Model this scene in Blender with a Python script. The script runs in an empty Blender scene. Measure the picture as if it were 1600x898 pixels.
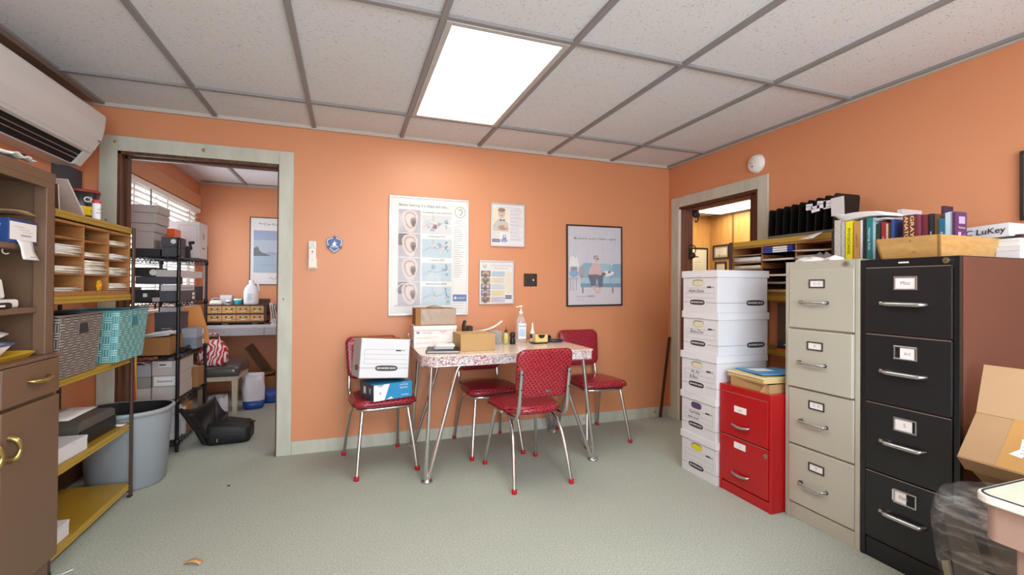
import bpy, bmesh, math, random
from mathutils import Vector, Matrix, Euler
random.seed(7)
SC = bpy.context.scene
COL = SC.collection
PI = math.pi
rad = math.radians

# ------------------------------------------------------------------ materials
def lin(c):
    if isinstance(c, str):
        c = c.lstrip('#')
        c = [int(c[i:i + 2], 16) / 255 for i in (0, 2, 4)]
    return tuple((v / 12.92 if v <= .04045 else ((v + .055) / 1.055) ** 2.4) for v in c[:3]) + (1,)

class NT:
    """small node-tree helper"""
    def __init__(s, name):
        s.m = bpy.data.materials.new(name); s.m.use_nodes = True
        s.t = s.m.node_tree; s.b = s.t.nodes['Principled BSDF']; s.out = s.t.nodes['Material Output']
    def n(s, typ, **kw):
        x = s.t.nodes.new(typ)
        for k, v in kw.items():
            if k in x.inputs: x.inputs[k].default_value = v
            else: setattr(x, k, v)
        return x
    def l(s, a, b): s.t.links.new(a, b)
    def obj(s): return s.n('ShaderNodeTexCoord').outputs['Object']
    def mapped(s, scale=(1, 1, 1), rot=(0, 0, 0)):
        mp = s.n('ShaderNodeMapping'); mp.inputs['Scale'].default_value = scale; mp.inputs['Rotation'].default_value = rot
        s.l(s.obj(), mp.inputs['Vector']); return mp.outputs['Vector']
    def noise(s, vec, scale, detail=3, rough=.55):
        x = s.n('ShaderNodeTexNoise', Scale=scale, Detail=detail, Roughness=rough); s.l(vec, x.inputs['Vector']); return x.outputs['Fac']
    def ramp(s, fac, stops, interp='LINEAR'):
        r = s.n('ShaderNodeValToRGB'); cr = r.color_ramp; cr.interpolation = interp
        while len(cr.elements) < len(stops): cr.elements.new(.5)
        for e, (p, c) in zip(cr.elements, stops): e.position = p; e.color = lin(c)
        s.l(fac, r.inputs['Fac']); return r.outputs['Color']
    def math(s, op, a, b=None):
        x = s.n('ShaderNodeMath', operation=op)
        for i, v in enumerate((a, b)):
            if v is None: continue
            if isinstance(v, (int, float)): x.inputs[i].default_value = v
            else: s.l(v, x.inputs[i])
        return x.outputs[0]
    def mix(s, fac, a, b, blend='MIX'):
        x = s.n('ShaderNodeMix', data_type='RGBA', blend_type=blend)
        for i, v in ((0, fac), (6, a), (7, b)):
            if isinstance(v, (int, float)): x.inputs[i].default_value = v
            elif isinstance(v, (tuple, list, str)): x.inputs[i].default_value = lin(v) if isinstance(v, str) else v
            else: s.l(v, x.inputs[i])
        return x.outputs[2]
    def bump(s, h, strength=.2, dist=.002):
        b = s.n('ShaderNodeBump', Strength=strength, Distance=dist); s.l(h, b.inputs['Height']); s.l(b.outputs[0], s.b.inputs['Normal'])

_M = {}
def mat(name, col, rough=.5, metal=0., var=.07, scale=9., bump=0., bscale=200., spec=.5, coat=0.):
    """painted / plastic / paper surface: base colour with a faint procedural mottling"""
    if name in _M: return _M[name]
    k = NT(name); c = lin(col)
    f = k.noise(k.obj(), scale)
    lo = tuple(v * (1 - var) for v in c[:3]) + (1,); hi = tuple(min(1, v * (1 + var)) for v in c[:3]) + (1,)
    k.l(k.mix(f, lo, hi), k.b.inputs['Base Color'])
    k.b.inputs['Roughness'].default_value = rough; k.b.inputs['Metallic'].default_value = metal
    k.b.inputs['Specular IOR Level'].default_value = spec
    if coat: k.b.inputs['Coat Weight'].default_value = coat
    if bump: k.bump(k.noise(k.obj(), bscale, 2), bump)
    _M[name] = k.m; return k.m

def glow(name, col, s):
    if name in _M: return _M[name]
    k = NT(name)
    f = k.noise(k.obj(), 2.)
    k.b.inputs['Base Color'].default_value = (.8, .8, .8, 1)
    k.l(k.mix(f, tuple(v * .97 for v in lin(col)[:3]) + (1,), lin(col)), k.b.inputs['Emission Color'])
    k.b.inputs['Emission Strength'].default_value = s
    _M[name] = k.m; return k.m

def wood(name, a, b, scale=(1, 1, 12), rough=.5, rot=(0, 0, 0)):
    if name in _M: return _M[name]
    k = NT(name); v = k.mapped(scale, rot)
    f = k.noise(v, 6, 5, .65)
    k.l(k.ramp(f, [(.3, a), (.7, b)]), k.b.inputs['Base Color'])
    k.b.inputs['Roughness'].default_value = rough
    k.bump(f, .12, .001)
    _M[name] = k.m; return k.m

def clear(name, col, alpha, rough=.08):
    """thin clear plastic / glass: see-through with a gloss"""
    if name in _M: return _M[name]
    k = NT(name)
    tr = k.n('ShaderNodeBsdfTransparent'); tr.inputs[0].default_value = (.97, .97, .97, 1)
    f = k.noise(k.obj(), 14, 4)
    k.l(k.mix(f, tuple(v * .85 for v in lin(col)[:3]) + (1,), lin(col)), k.b.inputs['Base Color'])
    k.b.inputs['Roughness'].default_value = rough
    mx = k.n('ShaderNodeMixShader'); mx.inputs[0].default_value = alpha
    k.l(tr.outputs[0], mx.inputs[1]); k.l(k.b.outputs[0], mx.inputs[2]); k.l(mx.outputs[0], k.out.inputs[0])
    _M[name] = k.m; return k.m

# ------------------------------------------------------------------ mesh builder
_TXT = {}
def text_geo(s, shear=0., fat=0.):
    key = (s, shear, fat)
    if key in _TXT: return _TXT[key]
    cu = bpy.data.curves.new('lettering', 'FONT'); cu.body = s; cu.size = 1.; cu.shear = shear; cu.offset = fat
    cu.align_x = 'CENTER'; cu.align_y = 'CENTER'; cu.resolution_u = 3
    ob = bpy.data.objects.new('lettering', cu); COL.objects.link(ob)
    me = bpy.data.meshes.new_from_object(ob.evaluated_get(bpy.context.evaluated_depsgraph_get()))
    v = [tuple(p.co) for p in me.vertices]; f = [tuple(p.vertices) for p in me.polygons]
    bpy.data.objects.remove(ob); bpy.data.curves.remove(cu); bpy.data.meshes.remove(me)
    w = max((p[0] for p in v), default=1) - min((p[0] for p in v), default=0)
    _TXT[key] = (v, f, w); return _TXT[key]

class MB:
    def __init__(s): s.bm = bmesh.new(); s.mats = []
    def mi(s, m):
        if m not in s.mats: s.mats.append(m)
        return s.mats.index(m)
    def geo(s, verts, faces, m, smooth=False):
        i = s.mi(m); vs = [s.bm.verts.new(v) for v in verts]
        for f in faces:
            try:
                fc = s.bm.faces.new([vs[a] for a in f]); fc.material_index = i; fc.smooth = smooth
            except ValueError: pass
        return s
    def join(s, tmp, m, M=None, smooth=False):
        i = s.mi(m)
        if M is not None: bmesh.ops.transform(tmp, matrix=M, verts=tmp.verts)
        for f in tmp.faces: f.material_index = i; f.smooth = smooth
        me = bpy.data.meshes.new('tmp'); tmp.to_mesh(me); tmp.free(); s.bm.from_mesh(me); bpy.data.meshes.remove(me)
        return s
    def box(s, x0, x1, y0, y1, z0, z1, m, bev=0., seg=2, rot=None):
        """axis-aligned box; rot=(rx,ry,rz) turns it about its centre"""
        t = bmesh.new(); bmesh.ops.create_cube(t, size=1)
        sx, sy, sz = abs(x1 - x0), abs(y1 - y0), abs(z1 - z0)
        bmesh.ops.scale(t, vec=(sx, sy, sz), verts=t.verts)
        if bev > 0:
            bev = min(bev, sx * .45, sy * .45, sz * .45)
            bmesh.ops.bevel(t, geom=t.edges[:], offset=bev, segments=seg, affect='EDGES', profile=.5)
        M = Matrix.Translation(((x0 + x1) / 2, (y0 + y1) / 2, (z0 + z1) / 2))
        if rot: M = M @ Euler(rot).to_matrix().to_4x4()
        return s.join(t, m, M)
    def tube(s, pts, r, m, seg=10, caps=True):
        pts = [Vector(p) for p in pts]; n = len(pts)
        rs = r if isinstance(r, (list, tuple)) else [r] * n
        vs = []; up = None
        for i, p in enumerate(pts):
            d = (pts[min(i + 1, n - 1)] - pts[max(i - 1, 0)]).normalized()
            if up is None:
                up = Vector((0, 0, 1)) if abs(d.z) < .9 else Vector((1, 0, 0))
            a = d.cross(up)
            if a.length < 1e-4: a = d.orthogonal()
            a.normalize(); b = a.cross(d).normalized(); up = b
            for k in range(seg):
                t = 2 * PI * k / seg
                vs.append(tuple(p + a * (math.cos(t) * rs[i]) + b * (math.sin(t) * rs[i])))
        fs = [(i * seg + k, i * seg + (k + 1) % seg, (i + 1) * seg + (k + 1) % seg, (i + 1) * seg + k) for i in range(n - 1) for k in range(seg)]
        s.geo(vs, fs, m, True)
        if caps:
            s.geo(vs[:seg], [tuple(range(seg))], m); s.geo(vs[-seg:], [tuple(reversed(range(seg)))], m)
        return s
    def cyl(s, p0, p1, r, m, seg=20, r1=None): return s.tube([p0, p1], [r, r if r1 is None else r1], m, seg)
    def lathe(s, prof, c, m, seg=28, smooth=True, sx=1., sy=1., p=None):
        """turn (r,z) profile round the vertical through c; p>2 squares the plan"""
        vs = []
        for (r, z) in prof:
            for k in range(seg):
                t = 2 * PI * k / seg; ct, st = math.cos(t), math.sin(t)
                if p: q = (abs(ct) ** p + abs(st) ** p) ** (-1 / p); ct, st = ct * q, st * q
                vs.append((c[0] + r * ct * sx, c[1] + r * st * sy, c[2] + z))
        n = len(prof)
        fs = [(i * seg + k, i * seg + (k + 1) % seg, (i + 1) * seg + (k + 1) % seg, (i + 1) * seg + k) for i in range(n - 1) for k in range(seg)]
        s.geo(vs, fs, m, smooth)
        if prof[0][0] > 1e-4: s.geo(vs[:seg], [tuple(reversed(range(seg)))], m)
        if prof[-1][0] > 1e-4: s.geo(vs[-seg:], [tuple(range(seg))], m)
        return s
    def loft(s, rings, m, smooth=True, caps=True, flip=False):
        n = len(rings[0]); vs = [p for r in rings for p in r]
        fs = [(i * n + k, i * n + (k + 1) % n, (i + 1) * n + (k + 1) % n, (i + 1) * n + k) for i in range(len(rings) - 1) for k in range(n)]
        if caps: fs += [tuple(reversed(range(n))), tuple(range((len(rings) - 1) * n, len(rings) * n))]
        return s.geo(vs, fs, m, smooth)
    def prism(s, poly, o, u, v, depth, m):
        """extrude the 2-D outline poly (in axes u,v from o) along u x v by depth"""
        o, u, v = Vector(o), Vector(u), Vector(v); n = u.cross(v).normalized() * depth
        a = [tuple(o + u * p[0] + v * p[1]) for p in poly]; b = [tuple(Vector(p) + n) for p in a]; k = len(poly)
        fs = [tuple(reversed(range(k))), tuple(range(k, 2 * k))] + [(i, (i + 1) % k, k + (i + 1) % k, k + i) for i in range(k)]
        return s.geo(a + b, fs, m)
    def flat(s, poly, o, u, v, m, lift=.0006):
        o, u, v = Vector(o), Vector(u), Vector(v); o = o + u.cross(v).normalized() * lift
        return s.geo([tuple(o + u * p[0] + v * p[1]) for p in poly], [tuple(range(len(poly)))], m)
    def rect(s, x0, y0, x1, y1, o, u, v, m, lift=.0006): return s.flat([(x0, y0), (x1, y0), (x1, y1), (x0, y1)], o, u, v, m, lift)
    def oval(s, cx, cy, rx, ry, o, u, v, m, lift=.0006, n=20, p=2., a0=0.):
        pts = []
        for k in range(n):
            t = 2 * PI * k / n + a0; c, d = math.cos(t), math.sin(t)
            q = (abs(c) ** p + abs(d) ** p) ** (-1 / p); pts.append((cx + rx * c * q, cy + ry * d * q))
        return s.flat(pts, o, u, v, m, lift)
    def text(s, txt, cx, cy, size, o, u, v, m, lift=.0009, shear=0., fat=0., width=None, rot=0.):
        vs, fs, w = text_geo(txt, shear, fat)
        o, u, v = Vector(o), Vector(u).normalized(), Vector(v).normalized(); o = o + u.cross(v).normalized() * lift
        kx = size if width is None else width / max(w, 1e-6)
        c, d = math.cos(rot), math.sin(rot)
        pts = [tuple(o + u * (cx + p[0] * kx * c - p[1] * size * d) + v * (cy + p[0] * kx * d + p[1] * size * c)) for p in vs]
        return s.geo(pts, fs, m)
    def sheet(s, f, nu, nv, th, m, smooth=True):
        """thin solid sheet: f(a,b) for a,b in 0..1 gives its middle"""
        P = [[Vector(f(i / nu, j / nv)) for j in range(nv + 1)] for i in range(nu + 1)]
        top, bot = [], []
        for i in range(nu + 1):
            for j in range(nv + 1):
                du = P[min(i + 1, nu)][j] - P[max(i - 1, 0)][j]; dv = P[i][min(j + 1, nv)] - P[i][max(j - 1, 0)]
                n = du.cross(dv); n = n.normalized() if n.length > 1e-9 else Vector((0, 0, 1))
                top.append(tuple(P[i][j] + n * th / 2)); bot.append(tuple(P[i][j] - n * th / 2))
        w = nv + 1; N = len(top); fs = []
        for i in range(nu):
            for j in range(nv):
                a = i * w + j; fs += [(a, a + w, a + w + 1, a + 1), (N + a, N + a + 1, N + a + w + 1, N + a + w)]
        ed = [i * w for i in range(nu + 1)] + [nu * w + j for j in range(1, nv + 1)] + [i * w + nv for i in range(nu - 1, -1, -1)] + [j for j in range(nv - 1, 0, -1)]
        for k in range(len(ed)):
            a, b = ed[k], ed[(k + 1) % len(ed)]; fs.append((a, N + a, N + b, b))
        return s.geo(top + bot, fs, m, smooth)
    def build(s, name, parent=None, loc=(0, 0, 0), rz=0., rot=None, label=None, weld=False):
        if weld: bmesh.ops.remove_doubles(s.bm, verts=s.bm.verts, dist=1e-5)
        me = bpy.data.meshes.new(name); s.bm.normal_update(); s.bm.to_mesh(me); s.bm.free()
        for m in s.mats: me.materials.append(m)
        o = bpy.data.objects.new(name, me); COL.objects.link(o)
        o.location = loc; o.rotation_euler = rot if rot else (0, 0, rz)
        if parent: o.parent = parent
        if label: o['label'] = label
        return o

def tag(o, label=None, cat=None, group=None, kind=None):
    for k, v in (('label', label), ('category', cat), ('group', group), ('kind', kind)):
        if v: o[k] = v
    return o
def thing(name, label, cat, loc=(0, 0, 0), rz=0., group=None, rot=None):
    o = bpy.data.objects.new(name, None); COL.objects.link(o); o.empty_display_size = .05
    o.location = loc; o.rotation_euler = rot if rot else (0, 0, rz)
    return tag(o, label, cat, group)
def solo(name, mb, label, cat, loc=(0, 0, 0), rz=0., group=None, rot=None, kind=None):
    return tag(mb.build(name, None, loc, rz, rot), label, cat, group, kind)
def struct(name, mb, parent=None):
    o = mb.build(name, parent)
    if not parent: o['kind'] = 'structure'
    return o
def dup(root, label, loc, rz=None, group=None, rot=None):
    """copy a thing with its parts and their sub-parts"""
    def cp(o, par):
        c = o.copy(); COL.objects.link(c)
        if par: c.parent = par
        for ch in o.children: cp(ch, c)
        return c
    r = cp(root, None); r.location = loc
    if rot: r.rotation_euler = rot
    elif rz is not None: r.rotation_euler = (0, 0, rz)
    r['label'] = label
    if group: r['group'] = group
    return r

def rrect(w, d, r, n=5, cx=0, cy=0):
    """rounded rectangle outline, w x d about (cx,cy); r one radius or four (from the +x+y corner, anticlockwise)"""
    rs = r if isinstance(r, (list, tuple)) else [r] * 4; out = []
    for q, (sx, sy) in enumerate(((1, 1), (-1, 1), (-1, -1), (1, -1))):
        a0 = q * PI / 2; rr = rs[q]; ox, oy = cx + sx * (w / 2 - rr), cy + sy * (d / 2 - rr)
        for k in range(n + 1):
            t = a0 + k * PI / 2 / n; out.append((ox + rr * math.cos(t), oy + rr * math.sin(t)))
    return out
def ring(poly, z, sc=1., cx=0, cy=0): return [(cx + (x - cx) * sc, cy + (y - cy) * sc, z) for x, y in poly]
def arc(c, r, a0, a1, n, f): return [f(c[0] + r * math.cos(a0 + (a1 - a0) * k / n), c[1] + r * math.sin(a0 + (a1 - a0) * k / n)) for k in range(n + 1)]
def smooth_path(pts, sub=5):
    """Catmull-Rom through the points"""
    P = [Vector(p) for p in pts]; out = []
    for i in range(len(P) - 1):
        a, b, c, d = P[max(i - 1, 0)], P[i], P[i + 1], P[min(i + 2, len(P) - 1)]
        for k in range(sub):
            t = k / sub
            out.append(.5 * ((2 * b) + (-a + c) * t + (2 * a - 5 * b + 4 * c - d) * t * t + (-a + 3 * b - 3 * c + d) * t ** 3))
    return [tuple(p) for p in out] + [tuple(P[-1])]
# ------------------------------------------------------------------ shared materials
ORANGE = NT('orange_wall_paint')
_f = ORANGE.noise(ORANGE.obj(), 1.3, 3)
ORANGE.l(ORANGE.mix(_f, '#d08a61', '#d6946c'), ORANGE.b.inputs['Base Color'])
ORANGE.b.inputs['Roughness'].default_value = .42
ORANGE.bump(ORANGE.noise(ORANGE.obj(), 160, 2), .08, .001); ORANGE = ORANGE.m
_k = NT('fissured_ceiling_tile')
_v = _k.mapped((1, 2.2, 1)); _h = _k.noise(_v, 75, 3, .7); _g = _k.noise(_k.obj(), 300, 2)
_c = _k.mix(_g, '#d3d8e0', '#eaeef5')
_k.l(_k.mix(_k.math('MULTIPLY', _k.math('GREATER_THAN', _h, .635), .8), _c, '#7d7d84'), _k.b.inputs['Base Color'])
_k.b.inputs['Roughness'].default_value = .95; _k.bump(_h, .25, .002); TILE = _k.m
TBAR = mat('grey_ceiling_grid_metal', '#8e8e90', .5, 0, .04)
_k = NT('sage_green_carpet')
_a = _k.noise(_k.obj(), 340, 2, .8); _b = _k.noise(_k.obj(), 125, 3, .8); _d = _k.noise(_k.obj(), 2.2, 3)
_c = _k.ramp(_k.math('ADD', _k.math('MULTIPLY', _a, .5), _k.math('MULTIPLY', _b, .5)), [(.36, '#7d8578'), (.5, '#adb3a9'), (.63, '#d4d8ce')])
_k.l(_k.mix(_d, _c, _k.mix(.5, _c, '#98a096')), _k.b.inputs['Base Color'])
_k.b.inputs['Roughness'].default_value = 1.; _k.b.inputs['Specular IOR Level'].default_value = .1
_k.bump(_b, .6, .004); CARPET = _k.m
_k = NT('pale_sage_painted_pine')
_v = _k.mapped((1, 1, .25)); _a = _k.noise(_v, 14, 4)
_k.l(_k.ramp(_a, [(.3, '#b6b8ac'), (.7, '#c8cabf')]), _k.b.inputs['Base Color'])
_k.b.inputs['Roughness'].default_value = .45; SAGE = _k.m
KNOT = mat('pine_knot', '#9c7b4a', .5)
JAMB = wood('dark_stained_jamb', '#33190c', '#6e4426', (9, 9, .6), .45)
REDJAMB = wood('red_brown_jamb', '#6d4034', '#9a6a58', (9, 9, .6), .5)
DJAMB = wood('mahogany_jamb', '#3f1c10', '#5e2e1c', (9, 9, .6), .4)
WHITE = mat('white_paint', '#e8e8e6', .45)
PAPER = mat('white_paper', '#eeeef0', .8, 0, .03)
PAPER2 = mat('cream_paper', '#e6dcc0', .8, 0, .04)
CARD = mat('kraft_cardboard', '#b08c60', .85, 0, .06, 5)
CARD2 = mat('brown_cardboard', '#9a6e41', .85, 0, .08, 5)
BLACK = mat('black_plastic', '#17171a', .4, 0, .1)
INK = mat('black_ink', '#1c1c20', .7)
DARK = mat('dark_shadow_gap', '#0c0c0d', .8)
GREY = mat('mid_grey_card', '#8c8c90', .7)
CHROME = mat('worn_chrome', '#d6d6d8', .16, 1., .05, 30)
NICKEL = mat('brushed_nickel', '#c9cacc', .28, 1., .05, 30)
WHITEBOX = mat('white_box_board', '#d9dbe2', .6, 0, .03, 4)
BLUEBOX = mat('royal_blue_print', '#1f3f86', .5)
TAPE = mat('brown_packing_tape', '#b98d52', .2, 0, .05, 20, coat=.4)
GLASS = clear('clear_pane', '#ffffff', .12, .03)

XL, XR, YB, ZC = -1.555, 2.83, 3.686, 2.328   # left wall, right wall, back wall, ceiling
YR = -2.4                                     # wall behind the camera
Y2, X2 = 6.1, 1.3                             # far room: back wall, right wall
X3, Y3, Y3n = 5.4, 6.0, 1.4                   # side room: far walls
WT = .13                                      # wall thickness

# ------------------------------------------------------------------ shell
b = MB(); b.box(XL - .2, X3 + .2, YR - .2, Y2 + .2, -.1, 0, CARPET); struct('floor', b)
b = MB(); b.box(XL - .2, X3 + .2, YR - .2, Y2 + .2, ZC + .012, ZC + .1, TILE); struct('ceiling', b)
# back wall with the left doorway
D1a, D1b, D1h = -1.386, -.466, 2.045
b = MB(); b.box(XL, D1a, YB, YB + WT, 0, ZC + .012, ORANGE); b.box(D1b, XR + WT, YB, YB + WT, 0, ZC + .012, ORANGE); b.box(D1a, D1b, YB, YB + WT, D1h, ZC + .012, ORANGE)
struct('wall_back', b)
# right wall with the second doorway
D2a, D2b, D2h = 2.65, 3.53, 1.932
b = MB(); b.box(XR, XR + WT, YR, D2a, 0, ZC + .012, ORANGE); b.box(XR, XR + WT, D2b, YB, 0, ZC + .012, ORANGE); b.box(XR, XR + WT, D2a, D2b, D2h, ZC + .012, ORANGE)
struct('wall_right', b)
# left wall runs through both rooms, with the blinded window in the far room
Wa, Wb, Wz0, Wz1 = 4.15, 5.93, .98, 2.02
b = MB(); b.box(XL - WT, XL, YR, Wa, 0, ZC + .012, ORANGE); b.box(XL - WT, XL, Wb, Y2, 0, ZC + .012, ORANGE)
b.box(XL - WT, XL, Wa, Wb, 0, Wz0, ORANGE); b.box(XL - WT, XL, Wa, Wb, Wz1, ZC + .012, ORANGE); struct('wall_left', b)
b = MB(); b.box(XL - WT, X2 + WT, Y2, Y2 + WT, 0, ZC + .012, ORANGE); struct('wall_far', b)
b = MB(); b.box(X2, X2 + WT, YB + WT, Y2, 0, ZC + .012, ORANGE); struct('wall_far_right', b)
# wall behind the camera with a wide window
RWa, RWb, RWz0, RWz1 = -.9, 1.9, .6, 2.1
REARP = mat('rear_wall_bounce_white', '#e4e2de', .6)  # unseen wall made white to bounce neutral light into the room
b = MB(); b.box(XL - WT, RWa, YR - WT, YR, 0, ZC + .012, REARP); b.box(RWb, XR + WT, YR - WT, YR, 0, ZC + .012, REARP)
b.box(RWa, RWb, YR - WT, YR, 0, RWz0, REARP); b.box(RWa, RWb, YR - WT, YR, RWz1, ZC + .012, REARP); struct('wall_rear', b)
# yellow panelled side room
_k = NT('honey_wall_panelling')
_w = _k.n('ShaderNodeTexWave', wave_type='BANDS', bands_direction='DIAGONAL', Scale=1.15, Distortion=0.)
_k.l(_k.mapped((1, 1, 0)), _w.inputs['Vector'])
_f = _k.noise(_k.mapped((5, 5, .5)), 5, 3)
_c = _k.ramp(_f, [(.3, '#c9924f'), (.7, '#d9a562')])
_k.l(_k.mix(_k.math('LESS_THAN', _w.outputs['Fac'], .012), _c, '#8a5c2c'), _k.b.inputs['Base Color'])
_k.b.inputs['Roughness'].default_value = .4; HONEY = _k.m
b = MB(); b.box(XR + WT, X3 + WT, Y3, Y3 + WT, 0, ZC + .012, HONEY); struct('wall_side_room_back', b)
b = MB(); b.box(X3, X3 + WT, Y3n, Y3, 0, ZC + .012, HONEY); struct('wall_side_room_right', b)
b = MB(); b.box(XR + WT, X3, Y3n - WT, Y3n, 0, ZC + .012, HONEY); struct('wall_side_room_near', b)
b = MB(); b.box(XR + .005, XR + WT, YB + WT, Y3, 0, ZC + .012, HONEY); struct('wall_side_room_left', b)

# ------------------------------------------------------------------ ceiling grid and wall angle
T = .6096; GX, GY = -.8528, 3.1798
def grid(name, x0, x1, y0, y1, gx, gy):
    b = MB(); i0 = math.ceil((x0 - gx) / T); i1 = math.floor((x1 - gx) / T)
    for i in range(i0, i1 + 1):
        x = gx + i * T; b.box(x - .013, x + .013, y0, y1, ZC - .004, ZC + .014, TBAR)
    k0 = math.ceil((y0 - gy) / (2 * T)); k1 = math.floor((y1 - gy) / (2 * T))
    for k in range(k0, k1 + 1):
        y = gy + k * 2 * T; b.box(x0, x1, y - .0125, y + .0125, ZC - .003, ZC + .013, TBAR)
    s = mat('pale_wall_angle', '#c3bdb5', .5)
    b.box(x0, x1, y1 - .022, y1, ZC - .012, ZC + .013, s); b.box(x0, x0 + .022, y0, y1, ZC - .012, ZC + .013, s)
    b.box(x1 - .022, x1, y0, y1, ZC - .012, ZC + .013, s); b.box(x0, x1, y0, y0 + .022, ZC - .012, ZC + .013, s)
    struct(name, b)
grid('trim_1', XL, XR, YR, YB, GX, GY)
grid('trim_2', XL, X2, YB + WT, Y2, GX - .25, GY + .42)
grid('trim_3', XR + WT, X3, Y3n, Y3, GX + .1, GY + .1)
# brown strip painting in the shadow above the air conditioner
b = MB(); b.box(XL, XL + .105, YR, YB - .14, ZC - .03, ZC - .006, mat('ceiling_shadow_brown', '#7d6a5e', .6)); struct('trim_4', b)

# ------------------------------------------------------------------ door casings
def door(name, build):
    e = bpy.data.objects.new(name, None); COL.objects.link(e); e['kind'] = 'structure'; build(e); return e
def d1(e):
    b = MB(); t = .014; w = .094
    b.box(D1a - w, D1a, YB - t, YB, 0, D1h + w, SAGE, .003); b.box(D1b, D1b + w, YB - t, YB, 0, D1h + w, SAGE, .003)
    b.box(D1a, D1b, YB - t, YB, D1h, D1h + w, SAGE, .003)
    o, u, v = (0, YB - t, 0), (1, 0, 0), (0, 0, 1)
    for x, z, r in ((-1.40, 2.10, .008), (-.92, 2.095, .011), (-1.44, 1.6, .006), (-.43, 1.1, .006)): b.oval(x, z, r, r * 1.3, o, u, v, KNOT)
    b.build('casing', e)
    b = MB(); j = .02
    b.box(D1a, D1a + j, YB - .012, YB + WT + .012, 0, D1h, JAMB, .002); b.box(D1b - j * .4, D1b, YB - .012, YB + WT + .012, 0, D1h, JAMB, .002)
    b.box(D1a, D1b, YB - .012, YB + WT + .012, D1h - j, D1h, JAMB, .002)
    b.box(D1a + j, D1a + j + .012, YB + .05, YB + .09, 0, D1h - j, JAMB); b.box(D1a + j, D1b - j, YB + .05, YB + .09, D1h - j - .012, D1h - j, JAMB)
    b.build('jamb', e)
door('door_1', d1)
def d2(e):
    b = MB(); t = .014; w = .092
    b.box(XR - t, XR, D2a - w, D2a, 0, D2h + w, SAGE, .003); b.box(XR - t, XR, D2b, D2b + w + .01, 0, D2h + w, SAGE, .003)
    b.box(XR - t, XR, D2a, D2b, D2h, D2h + w, SAGE, .003); b.build('casing', e)
    b = MB(); j = .022
    b.box(XR + .004, XR + WT, D2b - j, D2b, 0, D2h, REDJAMB, .002); b.build('jamb', e, label='red-brown jamb on the far side of the doorway')
    b = MB(); b.box(XR - .012, XR + .006, D2b - .012, D2b, 0, D2h, WHITE); b.build('stop', e)
    b = MB(); b.box(XR - .012, XR + WT + .012, D2a, D2a + j, 0, D2h, DJAMB, .002); b.box(XR - .012, XR + WT, D2a, D2b, D2h - .02, D2h, DJAMB, .002)
    b.box(XR + .05, XR + .09, D2a + j, D2b - j, D2h - .034, D2h - .02, REDJAMB)
    b.box(XR + .02, XR + .055, D2a + j, D2a + .1, .0, D2h - .03, DJAMB, .002); b.build('head_jamb', e)
door('door_2', d2)

# ------------------------------------------------------------------ baseboards
b = MB(); b.box(D1b + .094, XR, YB - .012, YB, 0, .092, SAGE, .002)
o, u, v = (0, YB - .012, 0), (1, 0, 0), (0, 0, 1)
for x, z, r in ((.9, .06, .006), (1.94, .05, .008), (1.97, .065, .005), (2.68, .05, .01)): b.oval(x, z, r, r, o, u, v, KNOT)
struct('baseboard_back', b)
b = MB(); b.box(XR - .012, XR, D2b + .1, YB - .012, 0, .092, SAGE); b.box(XR - .012, XR, YR, D2a - .093, 0, .092, SAGE); struct('baseboard_right', b)
b = MB(); b.box(XL, XL + .012, YR, YB, 0, .092, mat('shaded_wall_brown', '#5a3a28', .5)); struct('baseboard_left', b)  # brown paints the orange wall's shade into this low strip

# ------------------------------------------------------------------ windows
e = bpy.data.objects.new('window_1', None); COL.objects.link(e); e['kind'] = 'structure'
b = MB(); f = .04
for (a0, a1, z0, z1) in ((Wa, Wa + f, Wz0, Wz1), (Wb - f, Wb, Wz0, Wz1), (Wa, Wb, Wz0, Wz0 + f), (Wa, Wb, Wz1 - f, Wz1), ((Wa + Wb) / 2 - .02, (Wa + Wb) / 2 + .02, Wz0, Wz1)):
    b.box(XL - WT, XL - .06, a0, a1, z0, z1, WHITE)
b.box(XL - .06, XL, Wa, Wa + .01, Wz0, Wz1, WHITE); b.box(XL - .06, XL, Wb - .01, Wb, Wz0, Wz1, WHITE)
b.build('window_frame', e)
b = MB(); b.box(XL - .1, XL - .096, Wa + f, Wb - f, Wz0 + f, Wz1 - f, GLASS); b.build('window_pane', e)
b = MB(); b.box(XL - .06, XL + .03, Wa - .05, Wb + .03, Wz0 - .025, Wz0, WHITE, .003); b.build('window_sill', e)
e = bpy.data.objects.new('window_2', None); COL.objects.link(e); e['kind'] = 'structure'
b = MB()
for (a0, a1, z0, z1) in ((RWa, RWa + .05, RWz0, RWz1), (RWb - .05, RWb, RWz0, RWz1), (RWa, RWb, RWz0, RWz0 + .05), (RWa, RWb, RWz1 - .05, RWz1), (.28, .33, RWz0, RWz1)):
    b.box(a0, a1, YR - .1, YR - .02, z0, z1, WHITE)
b.build('window_frame', e)
b = MB(); b.box(RWa + .05, RWb - .05, YR - .07, YR - .066, RWz0 + .05, RWz1 - .05, GLASS); b.build('window_pane', e)
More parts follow.
